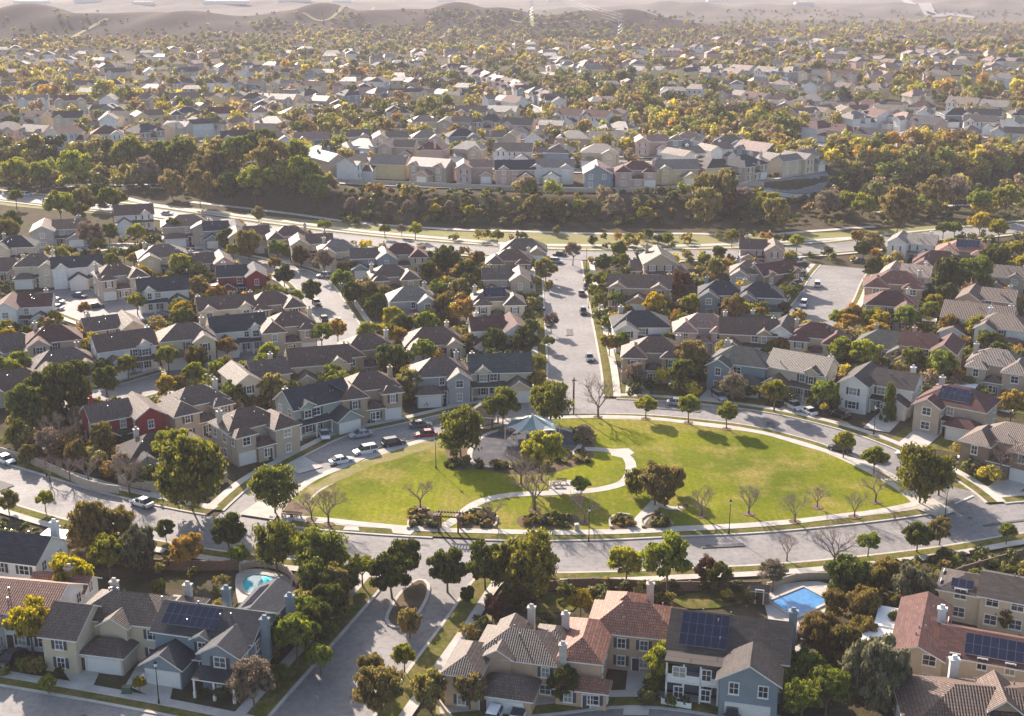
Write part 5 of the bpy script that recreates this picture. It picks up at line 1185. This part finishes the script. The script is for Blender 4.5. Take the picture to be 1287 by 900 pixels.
# concrete ramps across the verge
m = MB()
for pts in ([(431, 668), (452, 669), (450, 664), (434, 663)], [(494, 672), (516, 674), (528, 663), (490, 662)], [(300, 648), (345, 655), (352, 640), (325, 632)], [(1150, 640), (1178, 652), (1200, 645), (1172, 628)]):
    m.quad([(*G(*p).xy, .285) for p in pts])
tag(m.build('kerb_ramp', 'concrete'), kind='structure')

# ------------------------------------------------------------------ walls and fences
def wall_line(name, pts, h, mat, label, cat, pilaster=3.0, t=.2, capm=None, world=False, panel='panel'):
    W_ = [(G(*p).x, G(*p).y) for p in pts]; P = spline(W_, 1.5) if len(pts) > 2 else spline(W_, 1.5)
    x0, y0 = P[0]; z0 = float(terr(x0, y0)); root = empty(name, (x0, y0, z0)); tag(root, label, cat)
    m = MB(); cpm = MB(); N = norms(P)
    for i in range(len(P) - 1):
        a, b = P[i], P[i + 1]; na, nb = N[i] * t / 2, N[i + 1] * t / 2
        q = [a - na, b - nb, b + nb, a + na]; L0 = [(p.x - x0, p.y - y0, float(terr(p.x, p.y)) - z0 - .1) for p in q]; L1 = [(p.x - x0, p.y - y0, float(terr(p.x, p.y)) - z0 + h) for p in q]
        m.quad([L0[0], L0[1], L1[1], L1[0]]); m.quad([L0[2], L0[3], L1[3], L1[2]]); m.quad(L1)
        if i == 0: m.quad([L0[3], L0[0], L1[0], L1[3]])
        if i == len(P) - 2: m.quad([L0[1], L0[2], L1[2], L1[1]])
    m.build(panel, mat, root); acc = pilaster; last = P[0]
    for p in P:
        acc += (p - last).length; last = p
        if acc >= pilaster:
            acc = 0; m = MB(); zz = float(terr(p.x, p.y)) - z0; m.box(p.x - x0 - t * .8, p.x - x0 + t * .8, p.y - y0 - t * .8, p.y - y0 + t * .8, zz - .1, zz + h + .12); m.build('post', capm or mat, root)
    return root
wall_line('garden_fence', [(346, 828), (352, 790), (368, 758), (382, 735)], 1.7, 'fence_wood', 'brown fence on the bank between pool house and spur road', 'fence')
wall_line('pool_wall', [(302, 718), (322, 712), (350, 716), (367, 728), (366, 745)], 1.1, 'stucco_wall', 'curved low wall around the turquoise pool', 'wall', 4)
wall_line('garden_fence', [(618, 768), (640, 752), (690, 742), (745, 738), (840, 742), (955, 742)], 1.5, 'fence_wood', 'long dark fence behind the peach houses below the pavement', 'fence')
wall_line('garden_wall', [(965, 742), (1000, 730), (1042, 728)], 1.2, 'stucco_wall', 'low pale wall behind the blue pool deck', 'wall', 4)
wall_line('garden_fence', [(1150, 745), (1210, 722), (1287, 700)], 1.4, 'fence_wood', 'fence on the slope behind the right-hand terrace houses', 'fence')
wall_line('garden_wall', [(0, 572), (55, 590), (110, 614), (150, 622)], 1.7, 'stucco_wall', 'shaded property wall beside the left arterial pavement', 'wall', 5)
wall_line('garden_wall', [(150, 608), (190, 617), (240, 618), (285, 606)], 1.8, 'stucco_wall', 'property wall under the huge pepper tree', 'wall', 5)
wall_line('garden_fence', [(4, 692), (60, 702), (120, 706), (215, 716), (300, 716)], 1.6, 'fence_wood', 'back fence between the roofs and the arterial pavement', 'fence')
wall_line('picket_fence', [(831, 886), (868, 893)], .95, 'white_trim', 'short white picket fence in front of the solar roof house', 'fence', .5, .07)
wall_line('terrace_fence', [(440, 231), (560, 236), (700, 242), (850, 241), (960, 234)], 1.8, 'stucco_wall', 'pale wall along the top of the terrace bank', 'wall', 5)
wall_line('garden_fence', [(565, 905), (548, 878), (556, 862), (580, 846), (592, 832)], .9, 'stucco_wall', 'low curved garden wall left of the peach house', 'wall', 4)
i = 0
for pts, lb in (([(48, 350), (78, 342)], 'short brown fence beside the white gabled house by the left court'), ([(430, 455), (500, 448), (560, 446)], 'fence between the park row and the second row of gardens'),
    ([(240, 440), (330, 438)], 'back fence beside the orange tree lane'), ([(480, 330), (590, 352), (592, 380)], 'fence around the dark trees behind the left street'), ([(855, 430), (1000, 452), (1060, 462)], 'back fence of the right park row'),
    ([(1060, 420), (1150, 450), (1230, 462)], 'long back fence in the right block'), ([(846, 345), (905, 345)], 'fence behind the blue-grey houses right of the side street'), ([(230, 300), (330, 318), (440, 335)], 'back fence below the greenbelt row')):
    wall_line('garden_fence', pts, 1.7, 'fence_wood', lb, 'fence')
# ------------------------------------------------------------------ pools
def pool(px, z, mat, name, label, coping=.5):
    W_ = [(G(*p).x, G(*p).y) for p in px]; P = spline(W_, .8, True) if 'kidney' in label else [Vector(W_[i]).lerp(Vector(W_[(i + 1) % len(W_)]), j / 6) for i in range(len(W_)) for j in range(6)]; cx = sum(p.x for p in P) / len(P); cy = sum(p.y for p in P) / len(P)
    root = empty(name, (cx, cy, 0)); m = MB(); m.v = [(p.x - cx, p.y - cy, z) for p in P]; m.f = [tuple(range(len(P)))]; m.m = [0]; m.build('water', mat, root)
    Q = P + [P[0]]; N = norms(P, True); N.append(N[0]); m = MB()
    for i in range(len(Q) - 1):
        a, b = Q[i], Q[i + 1]; n0, n1 = N[i] * coping, N[i + 1] * coping; cc = Vector((cx, cy))
        if n0.dot(a - cc) < 0: n0 = -n0
        if n1.dot(b - cc) < 0: n1 = -n1
        A, B, C_, D = a - cc, b - cc, b + n1 - cc, a + n0 - cc
        m.quad([(*A, z + .12), (*B, z + .12), (*C_, z + .12), (*D, z + .12)]); m.quad([(*A, z), (*B, z), (*B, z + .12), (*A, z + .12)]); m.quad([(*D, z - .2), (*C_, z - .2), (*C_, z + .12), (*D, z + .12)])
    m.build('coping', 'concrete', root); tag(root, label, 'swimming pool')
poly_sheet('pool_deck', [(298, 722), (330, 716), (362, 726), (368, 745), (352, 775), (318, 780), (300, 760)], .14, 'concrete', 1)
pool([(306, 732), (318, 724), (342, 727), (361, 738), (356, 752), (334, 752), (310, 745)], .2, 'pool_turquoise', 'swimming_pool', 'turquoise kidney swimming pool beside the blue-grey gabled house')
poly_sheet('pool_deck', [(960, 745), (985, 735), (1030, 732), (1052, 745), (1046, 772), (1012, 800), (1002, 828), (975, 832), (968, 790)], .14, 'concrete', 1)
pool([(968, 757), (1010, 740), (1042, 757), (1000, 778)], .2, 'pool_blue', 'swimming_pool', 'deep blue rectangular swimming pool beside the solar roof house', .45)
def cover(px, py, a, w, d, label):
    g = G(px, py, 2.6); root = empty('patio_cover', (g.x, g.y, .1), R(a)); tag(root, label, 'patio cover')
    m = MB(); m.box(-w / 2, w / 2, -d / 2, d / 2, 2.5, 2.65); m.build('roof', 'white_trim', root)
    for sx in (-1, 1):
        for sy in (-1, 1): m = MB(); m.box(sx * (w / 2 - .2) - .08, sx * (w / 2 - .2) + .08, sy * (d / 2 - .2) - .08, sy * (d / 2 - .2) + .08, 0, 2.5); m.build('post', 'white_trim', root)
cover(72, 672, -10, 5, 3.4, 'white patio cover beside the white gabled house at the arterial'); cover(1214, 484, -30, 4.5, 3.2, 'white patio cover behind the beige solar house right of the park')
cover(594, 362, 5, 4.5, 3, 'pale patio cover between the cream houses behind the left street'); cover(268, 358, 10, 4.5, 3, 'white patio cover beside the red house'); cover(183, 566, 30, 4, 3, 'white patio cover behind the low beige house at the left bend'); cover(1168, 402, -20, 3.5, 3, 'small pale patio cover near the right edge gardens')
def shed(px, py, a, label):
    g = G(px, py, 1); root = empty('garden_shed', (g.x, g.y, .1), R(a)); tag(root, label, 'shed'); w_ = MB(); vol_wall(w_, (-1.3, 1.3, -1, 1, 2, 'X')); w_.build('wall', 'fence_wood', root)
    r_ = MB(); vol_roof(r_, (-1.3, 1.3, -1, 1, 2, 'X'), .15, .08); r_.build('roof', ['roof_charcoal', 'white_trim'], root); door(root, 0, -1)
shed(350, 775, 30, 'small brown shed by the fence below the turquoise pool'); shed(955, 748, -15, 'small brown shed at the back fence near the blue pool'); shed(440, 452, 20, 'brown shed between the park row and second row')
# deck furniture
def umbrella(px, py, c, label):
    g = G(px, py, 2.2); root = empty('garden_umbrella', (g.x, g.y, .15)); m = MB(); m.tube((0, 0, 0), (0, 0, 2.5), .03, .03, 6); m.build('pole', 'metal_grey', root)
    m = MB(); m.lathe([(1.5, 2.05), (.8, 2.4), (.02, 2.6)], 8); m.build('canopy', plain(c[0], c[1], .8), root); tag(root, label, 'umbrella')
umbrella(1000, 796, ('canvas_brown', (.30, .14, .10)), 'brown garden umbrella on the beige deck by the blue pool')
umbrella(225, 682, ('canvas_tan', (.40, .32, .24)), 'tan garden umbrella behind the cream house')
umbrella(72, 690, ('canvas_white', (.7, .68, .62)), 'white garden umbrella near the terracotta roof')
def lounger(px, py, a, label):
    g = G(px, py, .3); root = empty('sun_lounger', (g.x, g.y, .15), R(a)); m = MB(); m.box(-.95, .35, -.32, .32, .3, .38); m.build('seat', 'white_trim', root)
    m = MB(); m.quad([(.35, -.32, .34), (.95, -.32, .75), (.95, .32, .75), (.35, .32, .34)]); m.quad([(.35, .32, .30), (.95, .32, .71), (.95, -.32, .71), (.35, -.32, .30)]); m.build('backrest', 'white_trim', root)
    for sx in (-.85, .3):
        for sy in (-.28, .28): m = MB(); m.box(sx - .03, sx + .03, sy - .03, sy + .03, 0, .3); m.build('leg', 'metal_grey', root)
    tag(root, cat='sun lounger', group='white sun loungers'); row(root, 'white sun lounger', label, px)
for a in ((324, 812, 20), (318, 820, 20), (312, 828, 20)): lounger(*a, 'on the side patio of the blue-grey house')
for a in ((1016, 790, 60), (986, 806, 100)): lounger(*a, 'on the deck by the blue pool')
# ------------------------------------------------------------------ park: shade canopy, shelter, pergola, benches, play tower
m, nt, b = nmat('canopy_cloth'); sx_ = nt.nodes.new('ShaderNodeAttribute'); sx_.attribute_name = 'tint'; L(nt, sx_.outputs['Color'], b.inputs['Base Color']); b.inputs['Roughness'].default_value = .75; MATS['canopy_cloth'] = m
plain('teal_cloth', (.17, .27, .27), .7, var=.1); plain('pale_cloth', (.62, .58, .50), .7, var=.05)
def canopy():
    g = G(669, 552); root = empty('shade_canopy', (g.x, g.y, .26)); tag(root, 'teal and white star-shaped fabric shade canopy over the playground', 'shade canopy')
    n = 8; Rr = 5.4; hi = 4.7
    for i in range(n):
        a0 = 2 * math.pi * i / n + .2; a1 = 2 * math.pi * (i + 1) / n + .2; am = (a0 + a1) / 2; m = MB(); K = 5; rows = []
        for j in range(K + 1):
            t = j / K; r = .25 + (Rr - .25) * t; pin = []
            for q in range(5):
                u = q / 4; rr = r * (1 - .22 * t * math.sin(math.pi * u)); aa = a0 + (a1 - a0) * u; z = 2.7 + (hi - 2.7) * (1 - t) ** 1.8 + .55 * t * math.sin(math.pi * u) * (1 if i % 2 else .3); pin.append((rr * math.cos(aa), rr * math.sin(aa), z))
            rows.append(pin)
        for j in range(K):
            for q in range(4): m.quad([rows[j][q], rows[j + 1][q], rows[j + 1][q + 1], rows[j][q + 1]])
        o = m.build('canopy_panel', 'teal_cloth' if i % 2 else 'pale_cloth', root)
        sm = o.modifiers.new('s', 'SOLIDIFY'); sm.thickness = .05
        m = MB(); m.tube((Rr * math.cos(a0), Rr * math.sin(a0), 0), (Rr * math.cos(a0), Rr * math.sin(a0), 2.75), .09, .07, 8); m.build('post', 'white_trim', root)
    m = MB(); m.tube((0, 0, 0), (0, 0, hi + .3), .14, .1, 8); m.build('mast', 'white_trim', root)
canopy()
def play():
    g = G(668, 562); root = empty('play_tower', (g.x, g.y, .26)); tag(root, 'small climbing tower with slide under the shade canopy', 'play tower')
    for x in (-1, 1):
        for y in (-1, 1): m = MB(); m.tube((x, y, 0), (x, y, 2.4), .06, .06, 6); m.build('post', 'metal_grey', root)
    m = MB(); m.box(-1.05, 1.05, -1.05, 1.05, 1.2, 1.3); m.build('deck', plain('blue_plastic', (.04, .12, .3), .4), root)
    m = MB(); 
    for i in range(8):
        t0, t1 = i / 8, (i + 1) / 8; f = lambda t: (1.05 + 2.4 * t, 1.25 - 1.1 * math.sin(t * 1.57)); a, b = f(t0), f(t1); m.quad([(a[0], -.35, a[1]), (b[0], -.35, b[1]), (b[0], .35, b[1]), (a[0], .35, a[1])])
        for s in (-.35, .35): m.quad([(a[0], s, a[1]), (b[0], s, b[1]), (b[0], s, b[1] + .25), (a[0], s, a[1] + .25)])
    m.build('slide', plain('red_plastic', (.4, .06, .03), .4), root)
    m = MB(); m.box(-1.05, 1.05, 1.0, 1.06, 1.3, 2.0); m.box(-1.06, -1.0, -1.05, 1.05, 1.3, 2.0); m.build('railing', 'metal_grey', root)
play()
def shelter():
    g = G(612, 532); root = empty('picnic_shelter', (g.x, g.y, .25), R(-20)); tag(root, 'dark shingle-roofed picnic shelter between the two round park trees', 'shelter')
    r = MB(); vol_roof(r, (-2.6, 2.6, -3.6, 3.6, 2.7, 'H')); r.build('roof', ['roof_charcoal', 'white_trim'], root)
    for x in (-2.4, 2.4):
        for y in (-3.3, 0, 3.3): m = MB(); m.box(x - .12, x + .12, y - .12, y + .12, 0, 2.75); m.build('post', 'wood_brown', root)
shelter()
def pergola():
    g = G(565, 668); root = empty('pergola', (g.x, g.y, .27), R(-8)); tag(root, 'brown timber pergola gateway at the lower park entrance', 'pergola')
    for x in (-1.6, 1.6):
        for y in (-.9, .9): m = MB(); m.box(x - .13, x + .13, y - .13, y + .13, 0, 2.6); m.build('post', 'wood_brown', root)
    for y in (-.9, .9): m = MB(); m.box(-2.3, 2.3, y - .07, y + .07, 2.6, 2.85); m.build('beam', 'wood_brown', root)
    for i in range(9): x = -2 + i * .5; m = MB(); m.box(x - .05, x + .05, -1.4, 1.4, 2.85, 3.0); m.build('rafter', 'wood_brown', root)
pergola()
def bench(px, py, a, where):
    g = G(px, py); root = empty('park_bench', (g.x, g.y, .27), R(a)); m = MB()
    for i in range(3): m.box(-.9, .9, -.22 + i * .16, -.1 + i * .16, .42, .46)
    m.build('seat', 'wood_brown', root); m = MB(); m.box(-.9, .9, .26, .3, .55, .66); m.box(-.9, .9, .30, .34, .72, .85); m.build('backrest', 'wood_brown', root)
    for s in (-.75, .75): m = MB(); m.box(s - .03, s + .03, -.2, .3, 0, .42); m.build('leg', 'metal_dark', root)
    tag(root, f'brown slatted park bench {where}', 'bench', 'park benches')
bench(706, 609, 0, 'on the middle concrete pad'); bench(858, 640, 170, 'at the end of the short path by the big trees'); bench(360, 651, -10, 'under the left corner tree'); bench(373, 652, -10, 'beside the left corner verge'); bench(646, 545, 30, 'at the playground edge'); bench(712, 572, 20, 'below the shade canopy')
def picnic(px, py, label):
    g = G(px, py); root = empty('picnic_table', (g.x, g.y, .27)); m = MB(); m.box(-.9, .9, -.4, .4, .72, .78); m.build('table_top', 'rock', root)
    for y in (-.75, .75): m = MB(); m.box(-.9, .9, y - .14, y + .14, .42, .47); m.build('seat', 'rock', root)
    for x in (-.6, .6): m = MB(); m.box(x - .08, x + .08, -.7, .7, 0, .1); m.box(x - .08, x + .08, -.1, .1, .1, .72); m.box(x - .05, x + .05, -.8, .8, .34, .42); m.build('leg', 'rock', root)
    tag(root, label, 'picnic table')
picnic(700, 612, 'pale concrete picnic table on the middle park pad'); picnic(611, 534, 'concrete picnic table under the dark shelter roof')
g = G(725, 668); root = empty('litter_bin', (g.x, g.y, .25)); tag(root, 'pale square litter bin beside the lower park path', 'litter bin'); m = MB(); m.box(-.35, .35, -.35, .35, 0, 1.0, 0, top=.03); m.build('bin_body', 'stucco_wall', root); m = MB(); m.box(-.4, .4, -.4, .4, 1.0, 1.15, 0, top=.1); m.build('lid', 'white_trim', root)
# low curved walls of the park beds
for pts, lb in (([(513, 666), (514, 652), (524, 644), (540, 642)], 'curved low wall at the left of the pergola bed'), ([(622, 664), (625, 652), (612, 643), (596, 641)], 'curved low wall at the right of the pergola bed'), ([(768, 665), (766, 655), (778, 648), (792, 650)], 'curved low wall of the shrub bed by the path'), ([(808, 664), (806, 655), (820, 648), (838, 652), (845, 662)], 'curved low wall right of the path')):
    wall_line('bed_wall', pts, .5, 'stucco_wall', lb, 'low wall', 50, .3)
rg = random.Random(8)
for i, (px, py) in enumerate(((520, 660), (530, 655), (541, 660), (548, 652), (536, 663))):
    g = G(px, py); bm_ = MB(); bm_.lathe([(.1, -.1), (.55, .05), (.6, .35), (.35, .6), (.02, .66)], 7); v = [(a * rg.uniform(.8, 1.2), b * rg.uniform(.8, 1.2), c) for a, b, c in bm_.v]; bm_.v = v
    o = bm_.build('boulder', 'rock', loc=(g.x, g.y, .25)); tag(o, cat='boulder', group='boulders in the bed'); row(o, 'grey boulder', 'in the bed left of the pergola', px)
# green utility boxes
plain('utility_green', (.05, .10, .06), .5)
for px, py, lb in ((1070, 868, 'in the bottom right shrubs'), (160, 872, 'on the front street verge')):
    g = G(px, py); m = MB(); m.box(-.6, .6, -.4, .4, 0, .9, 0, top=.05); m.box(-.7, .7, -.5, .5, -.1, .06); tag(m.build('utility_box', 'utility_green', loc=(g.x, g.y, .2)), 'green utility box ' + lb, 'utility box')
# ------------------------------------------------------------------ a person walking on the spur road pavement
def person():
    g = G(469, 728); root = empty('person', (g.x, g.y, .25), R(160)); tag(root, 'person in dark clothes walking on the pavement beside the spur road', 'person')
    vs = [(0, 0, .95, .14), (0, 0, 1.2, .15), (0, 0, 1.42, .15), (0, 0, 1.55, .06), (0, 0, 1.68, .11), (0, .01, 1.76, .08), (-.1, 0, .88, .1), (-.1, -.14, .5, .07), (-.1, -.18, .1, .045), (-.1, -.30, .04, .04), (.1, 0, .88, .1), (.1, .12, .5, .07), (.1, .30, .14, .045), (.1, .20, .04, .04),
          (-.2, 0, 1.42, .065), (-.24, .1, 1.15, .05), (-.25, .02, .9, .035), (-.25, -.02, .82, .03), (.2, 0, 1.42, .065), (.24, -.12, 1.15, .05), (.25, -.2, .92, .035), (.25, -.23, .84, .03)]
    es = [(0, 1), (1, 2), (2, 3), (3, 4), (4, 5), (0, 6), (6, 7), (7, 8), (8, 9), (0, 10), (10, 11), (11, 12), (12, 13), (2, 14), (14, 15), (15, 16), (16, 17), (2, 18), (18, 19), (19, 20), (20, 21)]
    me = bpy.data.meshes.new('body'); me.from_pydata([v[:3] for v in vs], es, []); o = link('body', me, root); md = o.modifiers.new('skin', 'SKIN')
    if not me.skin_vertices: pass
    for i, v in enumerate(vs): me.skin_vertices[0].data[i].radius = (v[3], v[3])
    me.skin_vertices[0].data[0].use_root = True; sd = o.modifiers.new('sub', 'SUBSURF'); sd.levels = sd.render_levels = 2
    me.materials.append(plain('clothes_dark', (.03, .035, .05), .9))
    m = MB(); m.lathe([(.03, 1.84), (.10, 1.80), (.118, 1.72), (.11, 1.66)], 10); m.build('hair', plain('hair_dark', (.03, .02, .015), .7), root, True)
try: person()
except Exception as e: print('person failed', e)
# ------------------------------------------------------------------ pylons and power lines on the far hill
def pylon(px, py, h, label):
    g = G(px, py); root = empty('power_pylon', (g.x, g.y, g.z - 1)); tag(root, label, 'pylon'); m = MB(); w = h * .12
    for sx in (-1, 1):
        for sy in (-1, 1): m.tube((sx * w, sy * w, 0), (sx * w * .25, sy * w * .25, h), .22, .15, 4)
    for i in range(8):
        t0, t1 = i / 8, (i + 1) / 8; a, b = w * (1 - .75 * t0), w * (1 - .75 * t1)
        for s in (-1, 1): m.tube((-a, s * a, h * t0), (b, s * b, h * t1), .1, .1, 3); m.tube((a, s * a, h * t0), (-b, s * b, h * t1), .1, .1, 3); m.tube((s * a, -a, h * t0), (s * b, b, h * t1), .1, .1, 3)
    m.build('tower', 'metal_grey', root); P = []
    for z in (.72, .84, .96):
        m = MB(); m.tube((-h * .17, 0, h * z), (h * .17, 0, h * z), .2, .2, 4); m.tube((-h * .17, 0, h * z), (0, 0, h * (z + .05)), .1, .1, 3); m.tube((h * .17, 0, h * z), (0, 0, h * (z + .05)), .1, .1, 3); m.build('crossarm', 'metal_grey', root)
        for s in (-1, 1): P.append(Vector((g.x + s * h * .17, g.y, g.z - 1 + h * z)))
    return P
PA = pylon(779, 50, 32, 'lattice power pylon on the right shoulder of the central hill')
PB = pylon(668, 26, 30, 'lattice power pylon on top of the central hill')
far_ = Vector((230, 3300, 60))
cab = plain('cable', (.6, .58, .55), .4, .5, var=0)
for i, a in enumerate(PA):
    b = Vector((60 + (i % 2) * 12, 700 + 2700, 58 + (i // 2) * 3.5)); m = MB(); last = None
    for k in range(25):
        t = k / 24; q = a.lerp(b, t); q.z -= 22 * 4 * t * (1 - t) * .5; q = q - a
        if last: m.tube(last, q, .10, .10, 3, 0, False)
        last = q
    o = m.build('power_cable', 'cable', loc=a); tag(o, 'pale sagging power cable above the central hill', 'cable', 'parallel power cables')
# track on the hill
for pts in ([(640, 25), (660, 29), (690, 30), (715, 27)], [(668, 14), (669, 22), (669, 30)], [(380, 17), (430, 10), (470, 9)], [(60, 62), (90, 48), (118, 33), (135, 24)], [(548, 50), (562, 43), (566, 36)]):
    ribbon('hill_track', pts, 5, .6, 'drygrass', step=6)
finish_rows()
# ------------------------------------------------------------------ light, haze
SUN_EL, SUN_AZ = 24.5, -25.0      # azimuth measured from +Y, negative to the left
w = bpy.data.worlds.new('World'); sc.world = w; w.use_nodes = True; nt = w.node_tree; bg = nt.nodes['Background']
sky = nt.nodes.new('ShaderNodeTexSky'); sky.sky_type = 'NISHITA'; sky.sun_disc = False; sky.sun_elevation = R(SUN_EL); sky.sun_rotation = R(SUN_AZ); sky.dust_density = 2.0; sky.air_density = 1.0
L(nt, sky.outputs[0], bg.inputs[0]); bg.inputs[1].default_value = .10
sd = bpy.data.lights.new('sun', 'SUN'); sd.energy = 5.0; sd.angle = R(.6); sd.color = (1, .865, .755); so = bpy.data.objects.new('sun', sd); col.objects.link(so)
dv = Vector((math.sin(R(SUN_AZ)) * math.cos(R(SUN_EL)), math.cos(R(SUN_AZ)) * math.cos(R(SUN_EL)), math.sin(R(SUN_EL)))); so.rotation_euler = dv.to_track_quat('Z', 'Y').to_euler()
HZ = .00011
if HZ:
    m = bpy.data.materials.new('haze_air'); m.use_nodes = True; nt = m.node_tree; nt.nodes.clear(); out = nt.nodes.new('ShaderNodeOutputMaterial'); pv = nt.nodes.new('ShaderNodeVolumePrincipled')
    pv.inputs['Color'].default_value = (.93, .89, 1.0, 1); pv.inputs['Density'].default_value = HZ; pv.inputs['Anisotropy'].default_value = .0; L(nt, pv.outputs[0], out.inputs['Volume']); MATS['haze'] = m
    b = MB(); b.box(-40000, 40000, -600, 41000, -4, 101); tag(b.build('haze', 'haze'), 'thin pale morning haze over the whole valley', 'haze', kind='stuff')
sc.view_settings.view_transform = 'Standard'; sc.view_settings.look = 'None'; sc.view_settings.exposure = 1.26; sc.view_settings.gamma = 1
sc.cycles.max_bounces = 6; sc.cycles.diffuse_bounces = 3; sc.cycles.transmission_bounces = 3; sc.cycles.volume_bounces = 1; sc.cycles.use_denoising = True
